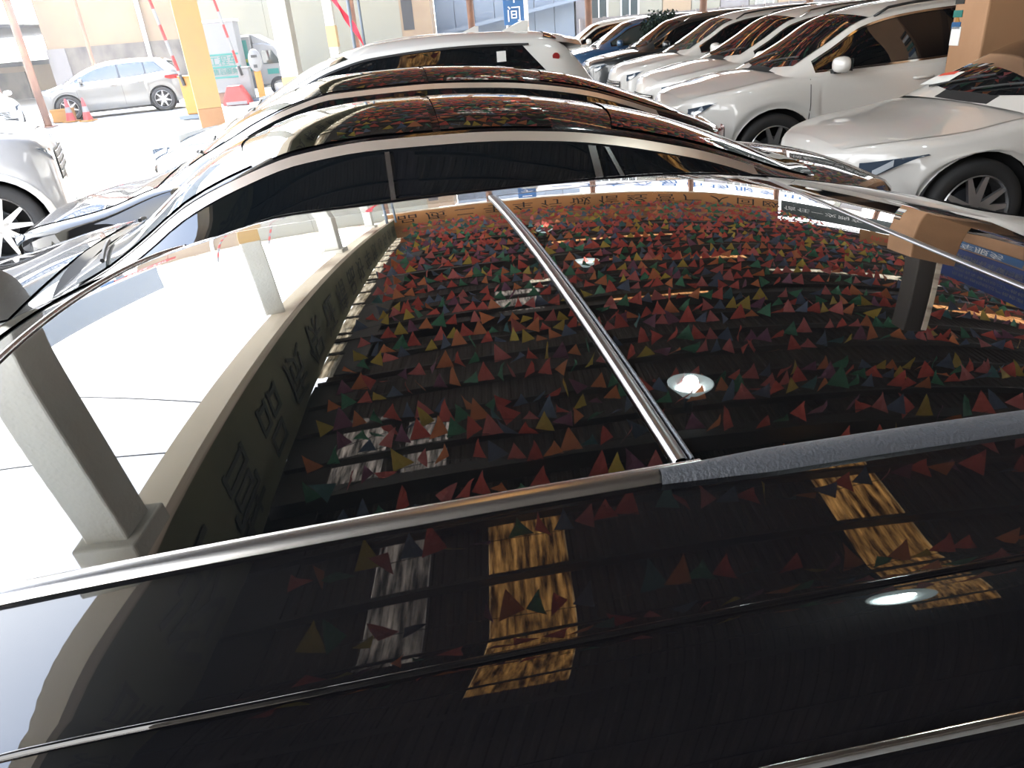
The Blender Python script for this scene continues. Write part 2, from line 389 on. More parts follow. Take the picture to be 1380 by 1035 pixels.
        # wheels
        for wu in (c.wf, c.wr):
            yo = sgn * (c.W / 2 - .015); Mx = Matrix.Translation((wu, yo, c.R)) @ Matrix.Diagonal((1, sgn, 1, 1)); r = c.R; ri = r * .70
            ty = MB().lathe([(ri, -.02), (ri + .02, 0), (r - .04, .0), (r - .012, -.015), (r, -.045), (r, -.19), (r - .03, -.22), (ri, -.215)], 40, Mx).build('wheel', M['rubber'], root, True)
            rm = MB().lathe([(ri + .002, -.19), (ri - .012, -.03), (ri - .004, -.006), (ri + .004, -.012)], 40, Mx)
            ns = getattr(c, 'spokes', 5)
            for a_ in range(ns):
                for da in (-.16, .16) if ns == 5 else (0,):
                    th = 2 * math.pi * a_ / ns + .3; Rm = Mx @ Matrix.Rotation(th, 4, 'Y')
                    rm.prism([(.03, -.035 + da * .1), (ri - .015, -.012 + da * .55), (ri - .015, .018 + da * .55), (.03, .035 + da * .1)], -.045, -.018,
                             Rm @ Matrix(((1, 0, 0, 0), (0, 0, 1, 0), (0, 1, 0, 0), (0, 0, 0, 1))))
            rm.lathe([(.001, -.02), (.04, -.02), (.055, -.04), (.055, -.1)], 20, Mx)
            rm.build('rim', M['alloy'], ty)
            MB().lathe([(.02, -.10), (.15, -.10), (.15, -.13)], 24, Mx).build('brake_disc', M['seal'], ty)
            MB().lathe([(.0, -.24), (c.Ra, -.24), (c.Ra, -.03)], 32, Mx).build('wheel_well', M['dark'], root, True)
            if c.clad:
                n_ = 18; G = []
                for i in range(n_ + 1):
                    t = math.pi * (-.08 + 1.16 * i / n_); row = []
                    for rr, oo in ((c.Ra - .01, .0), (c.Ra - .005, .018), (c.Ra + .05, .018), (c.Ra + .055, .0)):
                        uu = wu - rr * math.cos(t); zz = c.R + rr * math.sin(t); row.append((uu, sgn * (c.ys(min(max(uu, c.u0 + .1), c.u1 - .1), max(zz, .3)) + oo), zz))
                    G.append(row)
                MB().grid(G).build('wheel_arch_trim', M[c.clad], root, True)
        # lights
        def face(name, ya, yb, fz, m, rear=False, off=.006, n=14, nz=6):
            G = []
            for i in range(n):
                row = []; y = ya + (yb - ya) * i / (n - 1); zl, zh = fz(i / (n - 1))
                for j in range(nz):
                    z = zl + (zh - zl) * j / (nz - 1); u = c.inv(y, z, rear); row.append((u + (off if rear else -off), sgn * (y + off * .7), z))
                G.append(row)
            return MB().grid(G).build(name, m, root, True)
        h2 = c.W / 2; hz = c.hl
        def hf(t): return (hz[0] + (hz[2] - hz[0]) * t ** 1.3, hz[1] + (hz[2] - hz[1]) * t ** 1.3)
        hl = face('headlight', h2 * hz[3], h2 * hz[4], hf, M['lens'], n=22)
        hr = face('headlight_reflector', h2 * (hz[3] + .07), h2 * (hz[3] + .62 * (hz[4] - hz[3])), lambda t: (hf(.2 + .4 * t)[0] + .015, hf(.2 + .4 * t)[0] + .015 + (hz[1] - hz[0]) * .35), M['lensw'], off=.010); hr.parent = hl
        tz = c.tl
        face('tail_light', h2 * .45, h2 * .985, lambda t: (tz[0], tz[1]), M['red'], True)
    # grille, plates
    g = c.gr; G = []
    for z in linsp(g[0], g[1], 8):
        G.append([(c.inv(y, z) - .008, y, z) for y in linsp(-g[2], g[2], 17)])
    gp = MB().grid(G).build('grille', M['plastic'], root, True)
    bars = MB()
    for z in linsp(g[0] + .02, g[1] - .02, 5): bars.tube([(c.inv(y, z) - .014, y, z) for y in linsp(-g[2] * .97, g[2] * .97, 11)], .006, 6)
    bars.build('grille_bar', M[getattr(c, 'bars', 'chrome')], gp)
    G = [[(c.inv(y, z) - .006, y, z) for y in linsp(-.62, .62, 15)] for z in linsp(.27, .38, 4)]
    MB().grid(G).build('bumper_intake', M['plastic'], root, True)
    MB().box((c.u0 - .02, -.22, g[0] - .02), (c.u0 - .008, .22, g[0] + .09)).build('number_plate', M['paper'], root)
    G = [[(c.inv(y, z, True) + .006, y, z) for y in linsp(-.3, .3, 9)] for z in linsp(.55, .72, 4)]
    MB().grid(G).build('rear_plate_recess', M['plastic'], root, True)
    # bonnet panel and boot lid stand proud of the body by a few millimetres
    def deckpanel(name, a, b_, n=14):
        G = []
        for i in range(n):
            u = a + (b_ - a) * i / (n - 1); h_ = c.hw(u) * .84; G.append([(u, q * h_, c.zd(u, q * h_) + .006) for q in linsp(-1, 1, 15)])
        MB().grid(G).build(name, P, root, True)
    deckpanel('bonnet', c.u0 + .13, c.uc - .02)
    if c.u1 - c.ur > .25: deckpanel('boot_lid', c.ur + .02, c.u1 - .06, 8)
    if c.rails:
        for sgn in (-1, 1):
            pts = [(u, sgn * (c.wT(u) * .93), c.top(u, c.wT(u) * .93) + (.045 if 0 < i < 15 else .0)) for i, u in enumerate(linsp(c.hu + .15, c.ru - .1, 16))]
            MB().tube(pts, .014, 8).build('roof_rail', M[c.rails], root, True)
    if c.spoiler:
        u = c.ru; z = c.T(u); G = []
        for q in linsp(-1, 1, 13):
            v = q * c.wT(u) * .97; zz = c.top(u, v)
            G.append([(u - .12, v, zz + .012), (u + .12, v, zz - .0 - .02), (u + c.spoiler, v * .96, zz - .06), (u + c.spoiler - .01, v * .96, zz - .085), (u + .1, v, zz - .09)])
        MB().grid([list(r) for r in G]).build('spoiler', P, root, True)
    if getattr(c, 'fin', None):
        u = c.fin; z = c.top(u, 0)
        MB().prism([(u - .22, z - .02), (u + .14, z - .02), (u + .15, z + .085), (u + .08, z + .09), (u - .04, z + .045)], -.02, .02,
                   Matrix(((1, 0, 0, 0), (0, 0, 1, 0), (0, 1, 0, 0), (0, 0, 0, 1)))).build('antenna_fin', P, root)
    return root, c
# ------------------------------------------------------------------ ground and shed structure
EX = -3.02                                   # eave line: x = EX - .05 y
def ex_(y): return EX - .05 * y
MB().box((-60, -14, -.12), (45, 95, -.02)).build('yard_ground', M['ground'])['kind'] = 'structure'
fl = MB().prism([(ex_(-14) + .3, -14), (26, -14), (26, 31), (ex_(31) + .3, 31)], -.02, 0.0).build('floor', M['floor']); fl['kind'] = 'structure'
RZ = 7.3; SH = math.tan(R(6.5))               # sheets run along y, purlins skewed a little
shed = empty('shed_canopy', (0, 0, 0), 0, 'large corrugated steel shed roof over the parked cars, seen mirrored in the black car roof', 'canopy')
def corr(x0, x1, y0, y1, m, name, pitch=.155, dep=.015, z=RZ):
    n = max(1, round((x1 - x0) / pitch)); p = (x1 - x0) / n; V = []; row = []
    for i in range(n):
        a = x0 + i * p; row += [(a, 0), (a + .30 * p, 0), (a + .45 * p, dep), (a + .85 * p, dep)]
    row.append((x1, 0)); k = len(row)
    V = [(x, y0, z + d) for x, d in row] + [(x, y1, z + d) for x, d in row] + [(x, y0, z + d + .012) for x, d in row] + [(x, y1, z + d + .012) for x, d in row]
    F = [(i, k + i, k + i + 1, i + 1) for i in range(k - 1)] + [(2 * k + i, 2 * k + i + 1, 3 * k + i + 1, 3 * k + i) for i in range(k - 1)]
    return mesh(name, V, F, m, shed)
SK = [(-.50, .44, 1.9, 6.9, 'amber'), (3.78, 4.70, 2.4, 7.6, 'amber'), (-1.85, -1.2, 4.0, 6.4, 'dusty'), (-2.9, -2.05, 7.4, 9.6, 'dusty'), (-1.75, -1.1, 7.3, 9.4, 'dusty'),
      (-.3, .8, 14.5, 16.5, 'dusty'), (1.6, 6.0, 23.4, 24.3, 'warm'), (6.0, 10.0, 21.2, 21.9, 'warm'), (3.0, 7.0, 19.0, 19.7, 'warm'), (7.0, 12.2, 17.2, 17.9, 'milky'), (.6, 1.6, 16.6, 17.6, 'milky'), (-1.1, 3.0, 26.0, 26.9, 'warm'), (2.3, 4.7, 14.6, 15.2, 'warm'), (10., 14.6, 14.2, 15., 'warm')]  # warm and milky strips here are added, imitating light on the beams
# sheet columns
xs = sorted({-5.2, -3.55, -2.9, -2.05, -1.85, -1.2, -1.1, -1.75, -.50, .44, -.3, .6, .8, 1.6, 3.0, 3.78, 4.70, 6.0, 7.0, 10.0, 12.2, 14.6, 17., 19.4, 21.8, 24.2, 2.3, 8.5})
ysplit = [-14, -9, -4, 1, 6.9, 12.8, 18.7, 24.6, 30.6]
for a, b_ in zip(xs, xs[1:]):
    holes = sorted((s_[2], s_[3], s_[4]) for s_ in SK if s_[0] <= a + 1e-6 and b_ <= s_[1] + 1e-6)
    y = -14.0; cuts = []
    if b_ <= -2.95: continue
    for (h0, h1, mk) in holes: cuts.append((y, h0, 'sheet')); cuts.append((h0, h1, mk)); y = h1
    cuts.append((y, 30.6, 'sheet'))
    for (y0, y1, mk) in cuts:
        ys_ = [y0] + ([q for q in ysplit if y0 + .3 < q < y1 - .3] if mk == 'sheet' else []) + [y1]
        for p, q in zip(ys_, ys_[1:]):
            o = corr(a, b_, p - .02, q + .02, M[mk], 'roof_sheet' if mk == 'sheet' else 'skylight_sheet', z=RZ + (0 if mk == 'sheet' else .012))
# strip of roof next to the eave: slot of daylight panels
for i in range(34):
    y0 = -13.6 + i * 1.3
    xa = ex_(y0) - .02
    if 10 < y0 < 30:
        corr(xa - .02, xa + .30, y0, y0 + 1.16, M['milky'], 'skylight_sheet', z=RZ - .28)
        MB().box((xa + .3, y0, RZ - .30), (-2.8, y0 + 1.3, RZ - .26)).build('eave_board', M['beam'], shed)
        MB().box((xa - .15, y0 + 1.16, RZ - .30), (xa + .3, y0 + 1.3, RZ - .25)).build('eave_board', M['beam'], shed)
    else:
        MB().box((xa - .15, y0, RZ - .06), (-2.8, y0 + 1.3, RZ - .02)).build('eave_board', M['beam'], shed)
# purlins and main rafters
y = -13.0; i = 0
while y < 30.2:
    big = i % 6 == 2
    hgt = .30 if big else .14; wd = .14 if big else .055
    Mx = Matrix.Translation((0, y, 0)) @ Matrix.Rotation(math.atan(SH), 4, 'Z')
    mb = MB().box((-3.12 - .045 * y, -wd / 2, RZ - hgt - .01), (25, wd / 2, RZ - .01), Mx)
    if big: mb.box((-3.12 - .045 * y, -.11, RZ - hgt - .03), (25, .11, RZ - hgt - .01), Mx)
    mb.build('rafter' if big else 'purlin', M['beam'], shed)
    y += 1.02; i += 1
# fascia cloth banner along the eave, eave beam, posts
fas = empty('eave_fascia_banner', (ex_(0), 0, 5), 0, 'long yellow-green fascia banner with dark characters along the open left eave of the shed', 'banner')
def fpt(y, z, o=0): return (ex_(y) + o - ex_(0), y, z - 5)
seg = [-14 + 1.48 * i for i in range(31)]
for a, b_ in zip(seg, seg[1:]):
    G = [[fpt(a + (b_ - a) * j / 4, z, .02 + (.012 * math.sin(a * 3 + z * 2) if 0 < j < 4 else 0)) for z in linsp(5.12, 6.98, 6)] for j in range(5)]
    G2 = [[(p[0] - .012, p[1], p[2]) for p in r][::-1] for r in G]
    MB().grid(G).grid(G2).build('banner_panel', M['fascia'], fas, True)
chars = '收银诚信经营品质保证精品好车放心购价格实惠欢迎光临'
yy = -2.2; ci = 0
while yy < 29.5:
    mt = frame(fpt(yy, 6.08, .045), (-.05, 1, 0), (0, 0, 1))
    text('banner_character', chars[ci % len(chars)], 1.25, M['fadeink'], fas, mt, .002); yy += 1.72; ci += 1
bm_ = MB()
o = empty('eave_beam', (ex_(0), 0, 5), 0, 'weathered rust-streaked steel beam along the bottom of the left eave', 'beam')
for a, b_ in zip(seg, seg[1:]):
    w0 = (-.30, -.02)
    P = [fpt(a, 4.93, w0[0]), fpt(b_, 4.93, w0[0]), fpt(b_, 4.93, .06), fpt(a, 4.93, .06)]
    m2 = MB(); n = 0
    m2.V = [Vector(p) for p in P] + [Vector((p[0], p[1], p[2] + .17)) for p in P]
    m2.F = [(0, 3, 2, 1), (4, 5, 6, 7), (0, 1, 5, 4), (2, 3, 7, 6), (0, 4, 7, 3), (1, 2, 6, 5)]
    m2.build('beam_length', M['rust'], o)
# outside metal face of the fascia
MB().grid([[fpt(y, z, -.30) for z in (5.1, 7.25)] for y in linsp(-14, 30.4, 12)]).grid([[fpt(y, z, -.33) for z in (7.25, 5.1)] for y in linsp(-14, 30.4, 12)]).build('fascia_back', M['fascia'], fas)
PY = [-9.5, -2.6, 4.35, 10.8, 17.6, 25.2]
PL = ['concrete post at the eave behind the photographer', 'concrete post at the eave left of the photographer', 'stained concrete post nearest the camera, mirrored at the left edge of the black roof',
      'tall square post with ochre yellow paint rising behind the white bonnet at upper left', 'weathered grey post between the ticket machine and the white crossover', 'slim post with a yellow band beside the red cloth']
for i, y in enumerate(PY):
    if i < 1: continue
    r_ = empty('eave_post', (ex_(y) - (.36, .3, .14, .27, .36, .36)[i], y, 0), R(-3 + (24 if i == 3 else 0)), PL[i], 'post')
    s_ = .19 if i not in (3, 5) else (.155 if i == 3 else .14)
    if i == 3:
        bevel(MB().box((-s_, -s_, 2.6), (s_, s_, 4.93)).build('post_shaft', M['concrete'], r_), .02)
        MB().box((-s_ - .002, -s_ - .002, 1.05), (s_ + .002, s_ + .002, 2.6)).build('yellow_band', M['yellow'], r_)
        bevel(MB().box((-s_ - .004, -s_ - .004, 0), (s_ + .004, s_ + .004, 1.05)).build('post_base', M['pillar'], r_))
    else:
        bevel(MB().box((-s_, -s_, 0), (s_, s_, 4.93)).build('post_shaft', M['concrete'], r_), .02)
        if i in (4, 5):
            MB().box((-s_ - .006, -s_ - .006, 1.55 if i == 5 else .9), (s_ + .006, s_ + .006, 2.15 if i == 5 else 1.1)).build('yellow_band', M['yellow'], r_)
    if i != 3: bevel(MB().box((-s_ - .09, -s_ - .09, 4.72), (s_ + .09, s_ + .09, 4.93)).build('post_cap', M['concrete'], r_), .02)
# far posts with header banner
FP = [-4.75, -.38, 4.0, 8.3, 12.3, 17.2]
fl_ = ['at the far left corner of the shed', 'left of the blue hanging sign, thin against the pale building', 'right of the blue hanging sign above the blue car', 'above the row of white crossovers, thin against the whitewashed wall', 'at the far end, right of the dark board', 'at the far right end of the shed']
for x, t in zip(FP, fl_):
    r_ = empty('far_post', (x, 30.3, 0), 0, 'red-brown steel post ' + t, 'post')
    MB().tube([(0, 0, 0), (0, 0, 7.25)], .13, 14).build('post_shaft', M['steel'], r_, True)
    bevel(MB().box((-.2, -.2, 0), (.2, .2, .03)).build('base_plate', M['steel'], r_), .005)
hd = empty('header_banner', (4, 30.05, 5.4), 0, 'orange-brown banner with black characters across the far end of the shed', 'banner')
for a, b_ in zip(linsp(-4.7, 12.3, 9), linsp(-4.7, 12.3, 9)[1:]):
    MB().box((a - 4, -.03, -.95), (b_ - 4 + .001, .03, .45)).build('banner_panel', M['header'], hd)
    MB().box((a - 4, -.02, .45), (b_ - 4 + .001, .02, 1.85)).build('upper_cladding', M['pillar'], hd)
for i, ch in enumerate('品质二手车行诚信经营广人回欧'):
    text('banner_character', ch, .95, M['ink'], hd, frame((-7.9 + i * 1.22, -.05, -.3), (1, 0, 0), (0, 0, 1)), .004)
MB().box((-8.9, -.06, -1.1), (8.3, .06, -.95)).build('header_beam', M['rust'], hd)
db = empty('dark_sign_board', (15., 29.9, 5.4), 0, 'dark green board with white characters at the far right end of the shed', 'sign')
MB().box((-2.6, -.04, -1.2), (2.9, .04, 1.1)).build('sign_panel', M['board'], db)
for i, ch in enumerate('信任一次购车放心'):
    text('sign_character', ch, .62, M['signwhite'], db, frame((-2.2 + i * .66, -.06, -.1), (1, 0, 0), (0, 0, 1)), .004)
ob = empty('orange_sign_board', (15.2, 26, 6.6), 0, 'orange board with red lettering hanging near the far right end', 'sign')
MB().box((-1.0, -.04, -.75), (1.0, .04, .75)).build('sign_panel', M['header'], ob)
text('sign_character', '优惠', .6, M['redpaper'], ob, frame((0, -.06, 0), (1, 0, 0), (0, 0, 1)), .004)
# brown pillar on the right
pr = empty('brown_pillar', (4.76, 7.30, 0), R(2), 'wide brown painted pillar between the white crossover and the white saloon', 'pillar')
bevel(MB().box((-.30, -.22, 0), (.28, .26, 3.05)).build('pillar_shaft', M['pillar'], pr), .02)
bevel(MB().box((-.12, -.14, 3.05), (.14, .14, 4.75)).build('upper_column', M['beam'], pr), .02)
MB().box((.10, -.16, 3.05), (.16, -.14, 4.7)).build('lit_column_edge', M['rust'], pr)  # pale strip paints the lit right edge of the dark column
MB().box((-.308, .10, 1.26), (-.302, .24, 1.42)).build('paper_notice', M['paper'], pr)
mbn = MB().prism([(.12, 1.42), (.22, 1.42), (.19, 1.53)], .302, .307, Matrix(((0, 0, -1, 0), (1, 0, 0, 0), (0, 1, 0, 0), (0, 0, 0, 1)))).build('torn_sticker', M['orange'], pr)
for z, m_ in ((2.12, 'ink'), (2.02, 'signwhite'), (1.95, 'ink'), (1.84, 'teal'), (1.74, 'signblue')):
    MB().box((-.308, .12, z - .34), (-.302, .25, z - .28)).build('small_sticker', M[m_], pr)
# blue board wall on the right
rb = empty('blue_notice_board', (9.6, 12.2, 4.4), 0, 'large deep blue notice board with rows of pale text beside the brown pillar', 'sign')
MB().box((-.04, -3.6, -1.05), (.04, 2.4, .95)).build('sign_panel', M['deepblue'], rb)
for j, (z, s_) in enumerate(((-.7, .26), (-.3, .2), (0.0, .2), (.3, .2), (.6, .2))):
    text('sign_line', '本店承诺所有车辆均经过严格检测质量保证售后无忧'[j:j + 18], s_, M['whitep'], rb, frame((-.06, -.6, z), (0, -1, 0), (0, 0, 1)), .003)
rc = empty('light_blue_sign', (9.5, 12.4, 2.95), 0, 'light blue sign strip with white characters and an orange end below the deep blue board', 'sign')
MB().box((-.03, -1.6, -.27), (.03, 1.5, .27)).build('sign_panel', M['signblue'], rc)
text('sign_character', '汽车服务', .45, M['signwhite'], rc, frame((-.05, .4, 0), (0, -1, 0), (0, 0, 1)), .003)
MB().box((-.05, -1.5, -.2), (-.03, -1.0, .22)).build('sign_accent', M['header'], rc)
wf_ = MB().box((-2.6, -9.2, 0), (26, -9.0, 7.2)).build('added_wall_front', M['dirty']); wf_['kind'] = 'structure'  # added wall behind the camera, keeps open sky out of the near-roof reflections
wr_ = MB().box((9.75, -8.9, 0), (9.95, 14.3, 3.4)).build('wall_right', M['pillar']); wr_['kind'] = 'structure'

# ------------------------------------------------------------------ pennant strings
def pennant(col, i):
    n = 4; V = []; F = []
    wv = .012 + .02 * random.random(); ph = random.random() * 6
    w_ = .30; h_ = .36; rows = 4
    for r in range(rows):
        t = r / rows; hw = w_ / 2 * (1 - t)
        for s_ in (-1, 0, 1): V.append((s_ * hw, wv * math.sin(ph + 3 * t + s_), -h_ * t))
    V.append((0, wv, -h_))
    for r in range(rows - 1):
        for q in (0, 1): a = r * 3 + q; F.append((a, a + 3, a + 4, a + 1))
    a = (rows - 1) * 3; F += [(a, a + 3, a + 1), (a + 1, a + 3, a + 2)]
    me = bpy.data.meshes.new('pennant'); me.from_pydata(V, [], F); me.materials.append(FM[col]); me.update(); return me
PM = {c_: [pennant(c_, i) for i in range(3)] for c_ in FLAGC}
seq = ['red', 'orange', 'green', 'red', 'rose', 'blue', 'red', 'yellow', 'purple', 'orange', 'green', 'red', 'blue', 'rose', 'red']
y = 2.6; si = 0
ordn = 'first second third fourth fifth sixth seventh eighth ninth tenth eleventh twelfth thirteenth fourteenth fifteenth sixteenth seventeenth eighteenth nineteenth twentieth twenty-first twenty-second twenty-third twenty-fourth twenty-fifth twenty-sixth twenty-seventh twenty-eighth twenty-ninth thirtieth thirty-first thirty-second thirty-third thirty-fourth thirty-fifth thirty-sixth thirty-seventh thirty-eighth thirty-ninth fortieth forty-first forty-second forty-third forty-fourth forty-fifth forty-sixth forty-seventh forty-eighth'.split()
while y < 29.0:
    x0 = -2.55 - .05 * y + .6 * random.random(); x1 = 10.5 + 2 * random.random() if y > 9 else 9.0
    z0 = 6.62 + .25 * random.random() - .045 * max(0, y - 8); sag = .10 + .16 * random.random(); slope = SH + random.uniform(-.03, .03)
    st = empty('pennant_string', (x0, y, z0), 0, 'string of bright mixed-colour triangular pennants, %s from the camera side' % ordn[si], 'bunting', 'pennant strings under the shed roof')
    Lx = x1 - x0
    def pt(t): return Vector((Lx * t, Lx * t * slope, -sag * abs(math.sin(math.pi * t * 4)) - .05 * math.sin(t * 17 + si)))
    MB().tube([pt(t) for t in linsp(0, 1, 33)], .006, 4, False).build('cord', M['cable'], st)
    n = int(Lx / .235); ofs = random.randrange(15)
    for k in range(n):
        if random.random() < .07: continue
        cc = seq[(k + ofs) % 15] if random.random() > .25 else random.choice(['red', 'rose', 'orange', 'yellow', 'green', 'blue', 'purple', 'teal'])
        f = bpy.data.objects.new('pennant', random.choice(PM[cc])); p = pt((k + .5) / n)
        f.location = p; f.rotation_euler = (random.gauss(0, .45), random.gauss(0, .22), random.gauss(0, .6)); f.parent = st
        s_ = random.uniform(.74, 1.06); f.scale = (s_, s_, s_ * random.uniform(.9, 1.15)); link(f)
    y += random.uniform(.54, .70) if y > 6 else random.uniform(.75, .95); si += 1

# ------------------------------------------------------------------ lamps
LL = [((2.42, 8.1), 'round white high-bay lamp glowing above the middle of the black roof'), ((3.12, 2.7), 'round white high-bay lamp nearest the camera, mirrored at lower right of the black roof'),
      ((1.96, 16.2), 'round high-bay lamp further back among the pennants'), ((1.42, 23.4), 'round high-bay lamp farthest back near the header banner')]
for (x, y), lb in LL:
    r_ = empty('high_bay_lamp', (x, y, 6.3), 0, lb, 'lamp', 'high-bay lamps'); r_.scale = (1.15, 1.15, 1.0)
    X = Matrix.Rotation(R(90), 4, 'X')
    MB().lathe([(.10, .20), (.13, .16), (.27, -.02), (.28, -.05), (.265, -.045), (.12, .14)], 32, X).build('reflector', M['lampshade'], r_, True)
    MB().lathe([(.0, .04), (.135, .04), (.14, .10)], 24, X).build('led_disc', M['lampled'], r_)
    MB().tube([(0, 0, -.2 + .35), (0, 0, .5)], .06, 12).build('lamp_housing', M['plastic'], r_)
    MB().tube([(0, 0, .5), (0, 0, .98)], .012, 6).build('hanger', M['cable'], r_)
    l = bpy.data.lights.new('lamp_light', 'SPOT'); l.energy = 60; l.color = (.85, 1, 1); l.spot_size = R(130); l.shadow_soft_size = .1
    lo = bpy.data.objects.new('lamp_light', l); lo.location = (0, 0, -.08); lo.parent = r_; link(lo)
# cables across the aisle sky
for i, (a, b_) in enumerate((((-3.72, 6.2, 5.2), (-16, 9.5, 7.6)), ((-3.85, 7.4, 5.15), (-16, 14.5, 7.4)))):
    pts = [Vector(a).lerp(Vector(b_), t) - Vector((0, 0, .5 * math.sin(math.pi * t))) for t in linsp(0, 1, 17)]
    tag(MB().tube(pts, .012, 5).build('overhead_cable', M['cable'], None), ('thin black cable crossing the sky, nearer the camera', 'thin black cable crossing the sky, farther from the camera')[i], 'cable')

# ------------------------------------------------------------------ the black car in front
YAW = R(7.5)
def sp(x, w_): return w_ * math.log1p(math.exp(max(-40, min(40, x / w_)))) if x / w_ < 40 else x
def zroof(u, v):
    uh = -.84 + .18 * (v / .52) ** 2
    z = 1.45 - .04 * u * u - .06 * v * v
    z -= .5 * sp(uh - u, .035) + .16 * sp(u - .50, .09) + .16 * sp(u - 1.2, .1)
    z -= 2.5 * max(0, abs(v) - .66) ** 2
    z += .26 * max(0, abs(v) - .53) * sp(-.36 - u, .03)
    return z
root, NC = build_car('black_car', 'glossy black car in the foreground with panoramic glass roof mirroring the pennants', 'car', None, (.1, 1.0), YAW,
    paint='black', W=1.88, u0=-2.85, u1=2.15, deck=[(-2.85, .60), (-2.7, .74), (-2.2, .86), (-1.6, .93), (-.8, .95), (.8, .98), (1.7, 1.0), (2.15, .95)],
    roof=[(-1.62, .96), (0, 1.45), (1.95, .99)], hu=-.75, ru=.9, wcowl=.79, wtop=.80, wrear=.72, zfn=zroof, trim='chrome', inset=.07, trimw=.028,
    windows=[(-1.2, -.1, .0), (-.02, .85, (0, 0)), (.92, 1.4, (0, -.1))], seams=[-1.1, -.06, .9], handle_u=[-.25, .7], hl=(.62, .72, .76, .55, .93), tl=(.78, .9), gr=(.42, .66, .5), mdu=.2)
def strip(name, path, wd, hgt, m, parent=root, base=.004, k=7):
    G = []
    for i, (u, v) in enumerate(path):
        a = path[max(i - 1, 0)]; b_ = path[min(i + 1, len(path) - 1)]; dx, dy = b_[0] - a[0], b_[1] - a[1]; L_ = math.hypot(dx, dy); nx, ny = -dy / L_, dx / L_
        row = []; w2 = wd(i) if callable(wd) else wd
        for j in range(k):
            q = -1 + 2 * j / (k - 1); uu = u + nx * q * w2 / 2; vv = v + ny * q * w2 / 2
            row.append((uu, vv, zroof(uu, vv) + base + hgt * (math.sqrt(max(0, 1 - q * q))) - (.004 if abs(q) == 1 else 0)))
        G.append(row)
    return MB().grid(G).build(name, m, parent, True)
def rglass(name, ua, ub, vh, m, n=44, nv=25, off=.003):
    G = [[(ua(q * vh) + (ub(q * vh) - ua(q * vh)) * i / (n - 1), q * vh, 0) for q in linsp(-1, 1, nv)] for i in range(n)]
    G = [[(p[0], p[1], zroof(p[0], p[1]) + off) for p in r] for r in G]
    return MB().grid(G).build(name, m, root, True)
hdr = lambda v: -.742 + .28 * v * v
rsm = lambda v: .478 + .07 * v + .2 * v * v
vs = .525
rglass('roof_glass', lambda v: hdr(v) + .006, lambda v: -.052, vs, M['roofglass'])
rglass('roof_glass', lambda v: -.034, lambda v: rsm(v) - .006, vs, M['roofglass'])
rglass('rear_window', lambda v: rsm(v) + .008, lambda v: 1.75 - .2 * v * v, .60, M['roofglass'])
rglass('windshield', lambda v: -1.5 + .3 * v * v, lambda v: hdr(v) - .05, .66, M['lglass'])
for s_ in (-1, 1):
    hk, bk = (1, .004) if s_ < 0 else (.3, .0005)
    strip('roof_seam_trim', [(u, s_ * (vs + .008)) for u in linsp(-.66, -.03, 40)], .015, .004 * hk, M['satin'], base=bk, k=9)
    strip('roof_seam_trim', [(u, s_ * (vs + .012)) for u in linsp(-.065, .58, 60)], lambda i: .011 + .012 * min(1, i / 8), .005 * hk, M['seal'], base=bk, k=9)
    strip('roof_seam_trim', [(u, s_ * (vs + .008 + .25 * (-.66 - u))) for u in linsp(-1.5, -.66, 30)], .012, .004, M['satin'])
    strip('roof_ditch_bead', [(u, s_ * .668) for u in linsp(-1.2, 1.5, 90)], .0035, .0022, M['black'], base=.001, k=7)
    strip('roof_edge_bead', [(u, s_ * .752) for u in linsp(-1.2, 1.5, 90)], .005, .003, M['chrome' if s_ < 0 else 'black'], base=.001)
strip('cross_trim', [(-.043, v) for v in linsp(-vs, vs, 50)], .013, .0035, M['dullmetal'], k=9)
strip('cross_trim_lip', [(-.034, v) for v in linsp(-vs, vs, 50)], .004, .003, M['seal'])
strip('header_trim', [(hdr(v), v) for v in linsp(-vs, vs, 50)], .008, .004, M['satin'])
strip('rear_cross_trim', [(rsm(v), v) for v in linsp(-vs, vs, 50)], .010, .002, M['dullmetal'])

# ------------------------------------------------------------------ the row of cars facing left
sedan = dict(paint='black', W=1.86, u0=-2.7, u1=2.15, crown=.085, wtop=.62, deck=[(-2.7, .60), (-2.55, .72), (-2.0, .84), (-1.35, .95), (-.6, .955), (.8, .99), (1.75, 1.06), (2.05, 1.04), (2.15, .96)],
    roof=[(-1.40, .955), (-1.13, 1.085), (-.75, 1.335), (-.57, 1.405), (-.33, 1.468), (-.06, 1.489), (.27, 1.484), (.61, 1.457), (1.15, 1.344), (1.53, 1.206), (1.73, 1.12), (1.95, 1.06)],
    hu=-.62, ru=.95, trim='bronze', inset=.035, trimw=.032, windows=[(-1.12, .0, 0), (.08, .80, (0, .0)), (.86, 1.50, (.0, -.16))], posts=[(-.03, 0, .018), (.755, -.02, .03), (.92, -.12, .018)],
    seams=[-1.15, .05, .95], handle_u=[-.15, .75], hl=(.62, .72, .78, .55, .93), tl=(.82, .95), gr=(.40, .64, .5), roofpanel=[(-.50, .16), (.19, .62)], wsglass='lglass', handles='body', wlo=.02)
build_car('black_saloon', 'glossy black saloon with bronze window trim directly behind the foreground car', 'car', 'cars in the left-facing row', (-.45, 3.43), YAW, **sedan)
